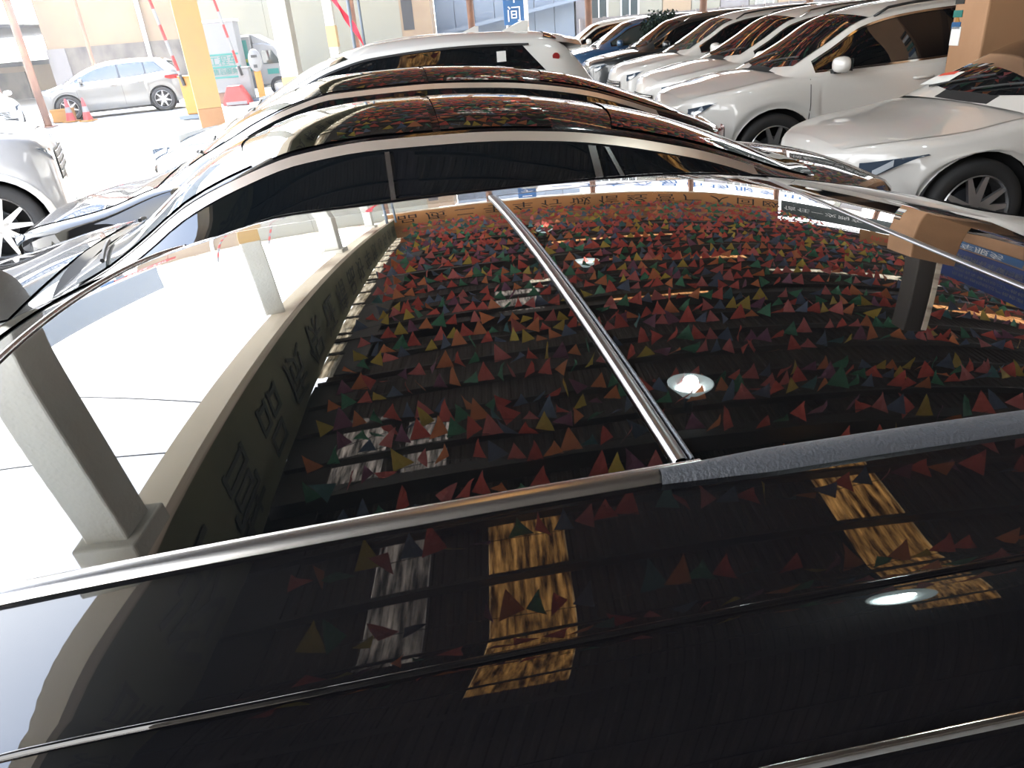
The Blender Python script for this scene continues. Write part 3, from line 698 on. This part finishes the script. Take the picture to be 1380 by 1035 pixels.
s3 = dict(sedan); s3.update(deck=[(-2.8, .60), (-2.6, .74), (-2.0, .86), (-1.5, .98), (-.6, .98), (.8, 1.0), (2.0, .99), (2.35, .93)], u0=-2.8, u1=2.45,
    roof=[(-1.62, .99), (-1.29, 1.19), (-.95, 1.36), (-.70, 1.447), (-.42, 1.505), (.13, 1.515), (.68, 1.484), (1.25, 1.395), (1.84, 1.2), (2.25, 1.02)], hu=-.72, ru=1.1,
    windows=[(-1.25, -.02, 0), (.05, 1.0, 0), (1.06, 1.95, (0, -.2))], posts=[], roofpanel=[(-.55, .2), (.23, .9)], seams=[-1.2, .02, 1.05], paint='black')
build_car('black_fastback', 'low black fastback between the bronze-trimmed saloon and the white crossover', 'car', 'cars in the left-facing row', (-.70, 5.95), YAW, **s3)
suv = dict(paint='white', W=1.90, u0=-2.5, u1=2.15, R=.36, sill=.24, crown=.09, wtop=.64, deck=[(-2.5, .66), (-2.36, .82), (-1.9, .98), (-1.6, 1.06), (-.6, 1.08), (.6, 1.12), (1.6, 1.2), (2.05, 1.15), (2.15, 1.0)],
    roof=[(-1.62, 1.07), (-1.40, 1.20), (-.97, 1.43), (-.55, 1.60), (-.16, 1.68), (.62, 1.716), (1.4, 1.69), (1.66, 1.655), (1.84, 1.48), (2.0, 1.25), (2.09, 1.12)],
    hu=-.5, ru=1.62, trim='plastic', inset=.05, trimw=.02, windows=[(-1.2, .1, 0), (.16, .92, 0), (.97, 1.55, (0, -.28))], posts=[], seams=[-1.25, .12, .95],
    handle_u=[-.1, .75], hl=(.80, .93, .985, .58, .985), tl=(.98, 1.10), gr=(.50, .74, .5), clad='plastic', spoiler=.30, wlo=.05, fin=1.35)
root4, c4 = build_car('white_crossover', 'white crossover with shark-fin aerial behind the two black cars', 'car', 'cars in the left-facing row', (-1.0, 8.37), YAW, **suv)
MB().lathe([(0, 0), (.035, 0), (.035, .02)], 16, Matrix.Translation((1.62, -c4.sz(1.62, 1.44) - .012, 1.44))).build('round_sticker', M['redp'], root4)
MB().box((1.03, -c4.sz(1.05, 1.45) - .012, 1.40), (1.12, -c4.sz(1.05, 1.45) - .006, 1.53)).build('window_sticker', M['paper'], root4)
s5 = dict(sedan); s5.update(paint='white', trim='chrome')
build_car('white_saloon', 'white saloon mostly hidden behind the white crossover, only bonnet and headlight visible', 'car', 'cars in the left-facing row', (-1.15, 11.15), YAW, **s5)
s6 = dict(suv); s6.update(paint='white', fin=1.4)
build_car('pale_crossover', 'pale crossover whose roof just shows beyond the white crossover', 'car', 'cars in the left-facing row', (-1.6, 13.8), YAW, **s6)
# ------------------------------------------------------------------ the opposite row on the right
bz = dict(paint='grey', W=1.88, u0=-2.38, u1=2.4, R=.35, crown=.07, deck=[(-2.38, .60), (-2.3, .74), (-2.0, .82), (-1.5, .87), (-1.12, .925), (0, .95), (1.0, 1.0), (1.9, 1.06), (2.4, .98)],
    roof=[(-1.12, .97), (-.8, 1.15), (-.3, 1.37), (.1, 1.455), (.7, 1.485), (1.3, 1.43), (1.75, 1.28), (2.1, 1.08)], hu=.30, ru=1.3, roofpanel=[(.44, 1.25)], trim='chrome', inset=.04, trimw=.02,
    windows=[(-.6, .45, 0), (.5, 1.15, 0), (1.2, 1.6, (0, -.15))], posts=[], seams=[-.85, .45, 1.2], handle_u=[.15, 1.0], hl=(.57, .70, .765, .69, .935), tl=(.85, .97), gr=(.38, .60, .42), ov0=.92, wcowl=.72, lf=1.0, nf=2.4)
rootB, cB = build_car('white_hatchback', 'white saloon at the right edge with a red-and-white paper behind its windscreen', 'car', 'cars in the right-hand row', (4.72, 5.90), R(2), **bz)
pu, pv = -.86, -.10
G = [[(-.98 + .16 * a, .42 + .34 * b_, cB.top(-.98 + .16 * a, .42 + .34 * b_) + .012) for b_ in (0, .33, .66, 1)] for a in (0, .5, 1)]
pp = MB().grid(G).build('windscreen_paper', M['paper'], rootB)
G = [[(-.86 + .05 * a, .50 + .22 * b_, cB.top(-.86 + .05 * a, .50 + .22 * b_) + .015) for b_ in (0, .5, 1)] for a in (0, 1)]
MB().grid(G).build('red_print', M['redpaper'], pp)
sa = dict(suv); sa.update(paint='grey', u0=-2.55, u1=2.15, deck=[(-2.55, .70), (-2.42, .90), (-2.0, 1.0), (-1.5, 1.07), (-.6, 1.09), (.6, 1.15), (1.6, 1.22), (2.05, 1.15), (2.15, 1.0)],
    roof=[(-1.50, 1.08), (-1.32, 1.20), (-.95, 1.44), (-.68, 1.59), (-.3, 1.67), (.1, 1.70), (.62, 1.715), (1.4, 1.69), (1.66, 1.655), (1.84, 1.48), (2.0, 1.25), (2.09, 1.12)],
    ov0=.97, hu=-.68, R=.375, rails='plastic', clad=False, hl=(.74, .84, .90, .68, .90), trim='chrome', fin=None, windows=[(-1.16, .1, 0), (.16, .92, 0), (.97, 1.55, (0, -.28))], handles='body', wsglass='glass')
ROW = [((4.42, 8.62), 'grey', 'large white crossover with roof rails left of the brown pillar', 2), ((4.72, 11.3), 'grey', 'white crossover second in the right-hand row, mirrored pennants in its windscreen', 3),
       ((4.75, 14.1), 'grey', 'white crossover third in the right-hand row with black grille', 3), ((4.6, 17.0), 'dblack', 'dark crossover fourth in the right-hand row beside the shrub', 3),
       ((4.2, 20.2), 'blue', 'blue crossover fifth in the right-hand row in front of the shrub', 4), ((3.9, 23.6), 'white', 'pale car at the far end of the right-hand row beyond the blue car', 4)]
for i, (p, pc, lb, yw) in enumerate(ROW):
    k = dict(sa); k['paint'] = pc; k['rails'] = ('plastic', 'satin', 'plastic', 'satin', False, False)[i]
    if i in (2, 4): k['wsglass'] = 'lglass'; k['glass'] = 'lglass' if i == 4 else 'glass'
    build_car('crossover', lb, 'car', 'cars in the right-hand row', p, R(yw), **k)
k = dict(sa); k['paint'] = 'grey'
build_car('white_van', 'white vehicle half hidden to the right of the brown pillar', 'car', 'cars in the right-hand row', (8.4, 10.6), R(95), **k)
# ------------------------------------------------------------------ cars across the aisle
k = dict(suv); k.update(paint='silver', fin=None, clad=False, trim='chrome', glass='lglass', spokes=7, R=.38, rails='satin')
build_car('silver_crossover', 'champagne silver crossover in the yard at upper left', 'car', 'cars across the yard', (-12.75, 27.6), R(26), **k)
k = dict(sa); k.update(deck=[(-2.55, .95), (-2.42, 1.14), (-2.0, 1.24), (-1.5, 1.30), (-.6, 1.32), (.6, 1.34), (1.6, 1.36), (2.05, 1.32), (2.15, 1.2)], roof=[(-1.50, 1.31), (-1.2, 1.55), (-.9, 1.78), (-.5, 1.85), (1.4, 1.85), (1.8, 1.8), (2.0, 1.5), (2.09, 1.34)], hl=(.9, 1.02, 1.05, .6, .9), gr=(.7, 1.0, .5), spoiler=False, paint='shadewhite', ov0=.62, R=.40, clad='white', nf=4.5, lf=.6, rails=False)
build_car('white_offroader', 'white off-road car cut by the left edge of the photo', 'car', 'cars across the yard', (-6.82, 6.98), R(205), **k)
k = dict(bz); k.update(paint='white')
build_car('white_hatchback', 'white car with black grille at the far left edge, in front of the dark shed', 'car', 'cars across the yard', (-16.0, 24.6), R(180 - 45), **k)
# ------------------------------------------------------------------ yard objects
# red-brown leaning pole at the left
lp = empty('steel_pole', (-13.6, 24.2, 0), 0, 'red-brown steel pole at upper left beside the white car', 'pole')
MB().tube([(0, 0, 0), (0, 0, 4.2)], .11, 12).build('pole_shaft', M['steel'], lp, True)
MB().box((-.2, -.2, 0), (.2, .2, .03)).build('base_plate', M['steel'], lp)
MB().tube([(0, 0, 3.55), (0, 0, 4.3)], .17, 12).build('pole_head', M['bluegrey'], lp, True)
# barrier gate (yellow cabinet, raised striped arm)
def barrier(x, y, label, col, armm, rz=0, lean=.16, Larm=4.4):
    r_ = empty('barrier_gate', (x, y, 0), rz, label, 'barrier')
    bevel(MB().box((-.42, -.24, 0), (.42, .24, .12)).build('plinth', M['bluegrey'], r_), .01)
    bevel(MB().box((-.19, -.16, .12), (.19, .16, 1.12)).build('cabinet', M[col], r_), .03)
    bevel(MB().box((-.21, -.18, 1.10), (.21, .18, 1.16)).build('cabinet_lid', M[col], r_), .02)
    n = 11; d = Vector((-lean, 0, 1)).normalized(); p0 = Vector((-.05, -.20, .9))
    arm = MB().tube([p0, p0 + d * .3], .05, 8).build('arm_mount', M['plastic'], r_)
    for i in range(n):
        a = p0 + d * (Larm * i / n); b_ = p0 + d * (Larm * (i + 1) / n)
        MB().tube([a, b_], .045, 8).build('arm_stripe', M['whitep' if i % 2 == 0 else 'redp'], arm)
    return r_
barrier(-8.55, 22.9, 'yellow barrier cabinet with raised red and white striped arm at upper left', 'orange', 1)
barrier(-8.3, 27.6, 'grey barrier cabinet with raised striped arm beside the ticket machine', 'whitep', 1)
tm = empty('ticket_machine', (-7.8, 27.4, 0), R(10), 'orange and white ticket machine with round head next to the grey barrier cabinet', 'machine')
bevel(MB().box((-.11, -.1, 0), (.11, .1, 1.0)).build('pedestal', M['orange'], tm), .02)
MB().lathe([(0, -.12), (.24, -.12), (.27, -.08), (.27, .08), (.22, .12), (0, .12)], 28, Matrix.Translation((0, 0, 1.32)) @ Matrix.Diagonal((.8, 1, 1.35, 1))).build('machine_head', M['whitep'], tm, True)
MB().box((-.1, -.135, 1.42), (.1, -.12, 1.5)).build('screen', M['plastic'], tm)
MB().box((-.07, -.135, 1.1), (.05, -.12, 1.2)).build('ticket_slot', M['plastic'], tm)
wb = empty('water_barrier', (-8.55, 27.0, 0), 0, 'red plastic water-filled barrier left of the grey barrier cabinet', 'barrier')
bevel(MB().prism([(-.5, 0), (.5, 0), (.42, .25), (.22, .62), (-.22, .62), (-.42, .25)], -.18, .18, Matrix(((1, 0, 0, 0), (0, 0, 1, 0), (0, 1, 0, 0), (0, 0, 0, 1)))).build('barrier_body', M['redp'], wb), .04)
MB().box((-.35, -.19, .02), (.35, .19, .12)).build('barrier_foot', M['whitep'], wb)
for (x, y, lb, m_) in ((-13.6, 25.6, 'orange and white traffic cone in front of the silver crossover wheel', 'redp'), (-12.9, 25.3, 'red and white traffic cone nearer the middle of the silver crossover', 'redp')):
    r_ = empty('traffic_cone', (x, y, 0), 0, lb, 'cone')
    MB().box((-.2, -.2, 0), (.2, .2, .04)).build('cone_base', M['orange'], r_)
    MB().lathe([(.15, 0), (.10, .25)], 20, Matrix.Translation((0, 0, .04)) @ Matrix.Rotation(R(90), 4, 'X')).build('cone_body', M[m_], r_, True)
    MB().lathe([(.102, .24), (.07, .42)], 20, Matrix.Translation((0, 0, .04)) @ Matrix.Rotation(R(90), 4, 'X')).build('cone_band', M['whitep'], r_, True)
    MB().lathe([(.072, .41), (.03, .66), (0, .67)], 20, Matrix.Translation((0, 0, .04)) @ Matrix.Rotation(R(90), 4, 'X')).build('cone_tip', M[m_], r_, True)
ob2 = empty('orange_box', (-13.95, 25.9, 0), R(15), 'small orange box on the ground beside the traffic cone', 'box')
bevel(MB().box((-.32, -.2, 0), (.32, .2, .36)).build('box_body', M['orange'], ob2), .02)
bevel(MB().box((-.33, -.21, .34), (.33, .21, .40)).build('box_lid', M['orange'], ob2), .01)
# delivery truck
tk = empty('delivery_truck', (-9.0, 30.2, 0), R(4), 'white delivery truck with teal and lime graphics behind the ticket machine', 'truck')
bevel(MB().box((-1.3, -.95, .75), (.55, .95, 2.15)).build('cargo_box', M['whitep'], tk), .02)
MB().box((-1.3, -.97, 2.08), (.55, -.95, 2.15)).build('box_rail', M['signwhite'], tk); MB().box((-1.3, -.97, .72), (.55, -.95, .80)).build('box_rail', M['bluegrey'], tk)
for a, b_, z0, z1, m_ in ((-.35, .42, .95, 1.98, 'teal'),):
    MB().box((a, -.975, z0), (b_, -.953, z1)).build('graphic_panel', M[m_], tk)
for P in ([(-.25, 1.25), (.0, 1.96), (.10, 1.96), (-.1, 1.36), (.35, 1.36), (.35, 1.25)],):
    MB().prism(P, .976, .985, Matrix(((1, 0, 0, 0), (0, 0, -1, 0), (0, 1, 0, 0), (0, 0, 0, 1)))).build('lime_stripe', M['lime'], tk)
kk = empty('white_kiosk', (-9.05, 28.6, 0), 0, 'white kiosk panel with teal lettering between the ochre post and the delivery truck', 'kiosk')
bevel(MB().box((-.75, -.3, .35), (.5, .3, 2.6)).build('kiosk_body', M['whitep'], kk), .02)
MB().box((-.78, -.33, 2.6), (.53, .33, 2.68)).build('kiosk_roof', M['signwhite'], kk)
for z in (1.55, 1.15, .82): MB().box((-.7, -.315, z), (.46, -.302, z + .06)).build('teal_stripe', M['teal'], kk)
text('kiosk_lettering', '工程车', .34, M['teal'], kk, frame((-.1, -.315, 1.36), (1, 0, 0), (0, 0, 1)), .004)
text('kiosk_lettering', '售后服务', .22, M['teal'], kk, frame((-.1, -.315, 1.02), (1, 0, 0), (0, 0, 1)), .004)
MB().box((-.7, -.2, 0), (.4, .2, .35)).build('kiosk_base', M['steel'], kk)
cab = MB(); prof = [(.57, .45), (1.9, .45), (1.95, .75), (1.9, 1.0), (1.65, 1.12), (1.3, 1.75), (.95, 1.85), (.57, 1.85)]
cab.prism(prof, -.85, .85, Matrix(((1, 0, 0, 0), (0, 0, 1, 0), (0, 1, 0, 0), (0, 0, 0, 1)))); bevel(cab.build('cab', M['whitep'], tk), .05, 3)
cw = MB().prism([(.85, 1.15), (1.5, 1.15), (1.22, 1.6), (.85, 1.6)], .856, .866, Matrix(((1, 0, 0, 0), (0, 0, -1, 0), (0, 1, 0, 0), (0, 0, 0, 1)))).build('cab_window', M['lglass'], tk)
MB().prism([(.6, 1.86), (1.25, 1.78), (.6, 2.15)], -.8, .8, Matrix(((1, 0, 0, 0), (0, 0, 1, 0), (0, 1, 0, 0), (0, 0, 0, 1)))).build('wind_deflector', M['whitep'], tk)
MB().box((.95, -.87, .8), (1.35, -.855, .98)).build('door_sticker', M['teal'], tk)
MB().box((-1.25, -.8, .35), (.6, .8, .73)).build('chassis', M['bluegrey'], tk)
for x in (-.75, 1.3):
    for s_ in (-1, 1):
        Mx = Matrix.Translation((x, s_ * .88, .36)) @ Matrix.Diagonal((1, s_, 1, 1))
        t_ = MB().lathe([(.22, 0), (.34, 0), (.36, -.04), (.36, -.2), (.2, -.22)], 28, Mx).build('wheel', M['rubber'], tk, True)
        MB().lathe([(0, -.03), (.1, -.03), (.2, -.06), (.225, -.0)], 20, Mx).build('rim', M['alloy'], t_)
# ------------------------------------------------------------------ buildings round the yard
def bld(name, label, loc, rz=0): return empty(name, loc, rz, label, 'building', None)
b1 = bld('beige_building', 'peach rendered building with a dirty plinth behind the silver crossover', (-16.5, 39, 0))
MB().box((-4.3, 0, 2.35), (3.6, 8, 6.4)).build('upper_wall', M['beige'], b1)
MB().box((-4.3, -.08, 0), (3.6, 8, 2.35)).build('plinth_wall', M['dirty'], b1)
MB().tube([(.55, -.18, .1), (.55, -.18, 6.3)], .10, 10).build('downpipe', M['signwhite'], b1, True)
MB().box((-4.4, -.3, 6.35), (3.7, 8, 6.55)).build('roof_edge', M['rust'], b1)
MB().box((-4.3, -.14, 0), (-3.4, -.02, 2.35)).build('buttress', M['palewall'], b1)
b2 = bld('cream_building', 'long cream panelled building behind the delivery truck', (-8.6, 37.5, 0))
for i in range(3): MB().box((-4.3 + i * 3.07, 0, 0), (-4.3 + i * 3.07 + 3.06, .2, 6.2)).build('wall_panel', M['cream'], b2)
MB().box((-4.3, .18, 0), (4.9, 7, 6.15)).build('wall_core', M['cream'], b2)
MB().box((-4.4, -.2, 6.15), (5.0, 7, 6.35)).build('roof_edge', M['rust'], b2)
fr = MB().box((5.0, .0, 1.9), (5.5, .12, 3.6)).build('window', M['plastic'], b2); MB().box((4.9, .02, 0), (6.3, 3, 5)).build('end_wall', M['beige'], b2)
b3 = bld('blue_grey_shed', 'blue-grey clad shed beyond the thin red-brown post', (.6, 41, 0))
for i in range(7): MB().box((-2.9 + i * 1.0, 0, .9), (-2.9 + i * 1.0 + .97, .1, 5.2)).build('cladding_panel', M['bluegrey'], b3)
MB().box((-2.9, -.05, 0), (4.1, .2, .9)).build('base_wall', M['palewall'], b3)
MB().box((-2.9, .1, .9), (4.1, 4, 5.2)).build('wall_core', M['bluegrey'], b3)
MB().prism([(-3.2, 1.45), (4.3, 2.6), (4.3, 2.75), (-3.2, 1.62)], .12, .75, Matrix(((1, 0, 0, 0), (0, 0, -1, 0), (0, 1, 0, 0), (0, 0, 0, 1)))).build('lean_to_roof', M['bluegrey'], b3)
MB().box((-3.0, 0.1, 5.2), (4.2, 5, 5.4)).build('roof_edge', M['rust'], b3)
b4 = bld('sales_building', 'pale building with white shopfront, behind the whitewashed wall at upper right', (13.2, 42, 0))
for i in range(12):
    m_ = ('palewall', 'cream', 'cream', 'beige', 'cream', 'palewall', 'cream', 'beige', 'palewall', 'cream', 'cream', 'palewall')[i]
    MB().box((-8.3 + i * 1.5, 0, 0), (-8.3 + i * 1.5 + 1.46, .15, 4.2)).build('wall_panel', M[m_], b4)
MB().box((-8.3, .15, 0), (9.7, 5, 4.15)).build('wall_core', M['palewall'], b4)
for x in (-7.6, -6.0, 1.0, 4.0):
    f_ = MB().box((x, -.06, 1.6), (x + .95, .0, 3.2)).build('window', M['signwhite'], b4)
    for a in (0, 1):
        MB().box((x + .06 + a * .44, -.075, 1.68), (x + .44 + a * .44, -.062, 3.12)).build('pane', M['lglass'], f_)
MB().box((-8.5, -.4, 4.2), (9.9, 6, 4.5)).build('roof_edge', M['rust'], b4)
sg = empty('shop_sign', (9.8, 36.2, 3.55), 0, 'long white shop sign with blue characters beyond the far end of the shed', 'sign')
MB().box((-7.8, -.05, -.75), (8.2, .05, .6)).build('sign_panel', M['signwhite'], sg)
for i, ch in enumerate('二手车交易市场服务中心'):
    text('sign_character', ch, 1.15, M['signblue'], sg, frame((-6.6 + i * 1.38, -.08, -.05), (1, 0, 0), (0, 0, 1)), .01)
MB().box((-7.9, .05, -3.55), (-7.7, .2, .6)).build('sign_leg', M['rust'], sg); MB().box((8.1, .05, -3.55), (8.3, .2, .6)).build('sign_leg', M['rust'], sg)
wl = MB().box((4.2, 34.8, 0), (26, 35.1, 1.75)).build('wall_back', M['palewall']); wl['kind'] = 'structure'
mb = MB()
for i in range(22): mb.box((4.2 + i, 34.72, 0), (4.32 + i, 34.8, 1.78))
o = mb.build('wall_rib', M['palewall'], wl); o['kind'] = 'stuff'
bs = empty('blue_hanging_sign', (1.35, 33.5, 0), 0, 'narrow blue sign with white characters standing above the white crossover roof', 'sign')
bevel(MB().box((-.42, -.06, 1.75), (.42, .06, 4.6)).build('sign_panel', M['signblue'], bs), .01)
for i, ch in enumerate('二手车间'):
    text('sign_character', ch, .62, M['signwhite'], bs, frame((0, -.08, 4.15 - i * .68), (1, 0, 0), (0, 0, 1)), .004)
MB().tube([(-.3, .1, 0), (-.3, .1, 4.6)], .04, 8).build('sign_pole', M['rust'], bs); MB().tube([(.3, .1, 0), (.3, .1, 4.6)], .04, 8).build('sign_pole', M['rust'], bs)
# left dark shed with the signs mirrored at the left
ds = bld('dark_open_shed', 'dark open-sided shed with trusses at the upper left edge', (-24, 42, 0))
MB().box((-9, -6, 3.35), (2.6, 9, 3.5)).build('roof_slab', M['shade'], ds)
MB().box((-9, -6.1, 3.2), (2.6, -6, 5.6)).build('roof_front', M['shade'], ds)
for i in range(14):
    x = -8.5 + i * .8
    MB().tube([(x, -5.8, 3.35), (x + .4, -5.8, 2.85), (x + .8, -5.8, 3.35)], .03, 5).build('truss_web', M['steel'], ds)
MB().tube([(-9, -5.8, 2.85), (2.6, -5.8, 2.85)], .04, 6).build('truss_chord', M['steel'], ds)
for x in (-6.5, -2.2, 2.0): MB().tube([(x, -5.8, 0), (x, -5.8, 3.3)], .08, 8).build('shed_post', M['steel'], ds)
b5 = bld('low_workshop', 'low peach workshop with dark doorway seen under the dark shed', (-24.5, 47, 0))
MB().box((-9, 0, 0), (6.5, .3, 1.75)).build('front_wall', M['beige'], b5); MB().box((-9.2, -.6, 1.75), (6.6, 3, 2.0)).build('roof_edge', M['shade'], b5)
for x0, x1, m_ in ((-4.6, -2.2, 'dirty'), (-.4, 2.2, 'shade'), (2.3, 4.3, 'steel'), (-8, -6, 'shade')): MB().box((x0, -.08, 0), (x1, .05, 1.45)).build('doorway', M[m_], b5)
sb = empty('roadside_sign_wall', (-16, 26, 0), 0, 'tall blue canopy edge with red and blue sign strips left of the yard, mirrored at the left of the black roof', 'sign')
MB().box((-.3, -5, 5.6), (0, 6.0, 8.4)).build('blue_panel', M['bluegrey'], sb)
MB().box((-.05, -5.2, 5.35), (.15, 6.2, 5.55)).build('panel_edge', M['rust'], sb)
MB().box((-.3, 2.2, 4.55), (-.1, 8.4, 5.2)).build('red_strip', M['redp'], sb)
MB().box((-.3, -6, 4.4), (-.1, 2.1, 5.2)).build('blue_strip', M['signblue'], sb)
text('sign_line', '汽车维修保养美容装饰', .55, M['signwhite'], sb, frame((-.06, -1.8, 4.8), (0, 1, 0), (0, 0, 1)), .004)
text('sign_line', '欢迎光临二手车行', .5, M['signwhite'], sb, frame((-.06, 5.2, 4.88), (0, 1, 0), (0, 0, 1)), .004)
for y in (-5.5, 8.2): MB().tube([(-.5, y, 0), (-.5, y, 5.5)], .08, 8).build('sign_post', M['steel'], sb)
# red cloth, thin poles beside the slim post
rcth = empty('red_cloth_banner', (-3.95, 24.0, 0), 0, 'twisted red cloth tied to thin poles behind the white crossover windscreen', 'cloth')
G = [[(-.45 + .8 * t + .06 * math.sin(9 * t + s_), .03 * math.sin(12 * t), 3.2 - 1.5 * t + s_ * (.17 + .08 * math.sin(7 * t))) for s_ in (-1, -.3, .3, 1)] for t in linsp(0, 1, 14)]
MB().grid(G).build('cloth', M['cloth'], rcth, True)
for x, r2 in ((.12, .05), (.42, .04)): MB().tube([(x, .05, 0), (x, .05, 4.6)], r2, 8).build('thin_pole', M['bluegrey'], rcth, True)
# shrub between the blue and dark car
sh = empty('potted_shrub', (4.15, 18.6, 0), 0, 'dark bushy shrub between the blue and the dark crossover on the right', 'shrub')
MB().lathe([(0, 0), (.22, 0), (.3, -.5), (.26, -.5), (.2, -.05)], 20, Matrix.Rotation(R(-90), 4, 'X') @ Matrix.Diagonal((1, -1, 1, 1))).build('pot', M['dirty'], sh, True)
MB().tube([(0, 0, .4), (.03, 0, 1.4)], .04, 7).build('stem', M['steel'], sh)
mb = MB(); rr = random.Random(3)
for i in range(1500):
    a = rr.random() * 6.283; b_ = math.acos(rr.uniform(-1, 1)); d = rr.uniform(.55, 1.0) * (1 + .25 * math.sin(3 * a) * math.sin(2 * b_))
    p = Vector((.48 * d * math.sin(b_) * math.cos(a), .48 * d * math.sin(b_) * math.sin(a), 1.38 + .42 * d * math.cos(b_)))
    q = Matrix.Translation(p) @ Matrix.Rotation(rr.random() * 6.28, 4, 'Z') @ Matrix.Rotation(rr.uniform(-1, 1), 4, 'X')
    n = len(mb.V); mb.V += [q @ Vector(v) for v in ((-.03, 0, 0), (0, .06, .01), (.03, 0, 0), (0, -.06, .01))]; mb.F.append((n, n + 1, n + 2, n + 3))
o = mb.build('foliage', M['leaf'], sh); o['kind'] = 'stuff'

# haze volume added outside the shed, imitating lens glare over the sunlit yard
hm = bpy.data.materials.new('glare_haze'); hm.use_nodes = True; t = hm.node_tree; t.nodes.clear()
out = t.nodes.new('ShaderNodeOutputMaterial'); vs_ = t.nodes.new('ShaderNodeVolumeScatter'); vs_.inputs['Density'].default_value = HAZE
vs_.inputs['Color'].default_value = (1, .98, .96, 1); vs_.inputs['Anisotropy'].default_value = .2
t.links.new(vs_.outputs[0], out.inputs['Volume'])
hz = MB().prism([(-58, -13), (-5.0, -13), (-5.4, 31.5), (44, 31.5), (44, 90), (-58, 90)], .001, 9.5).build('haze', hm); hz['kind'] = 'stuff'
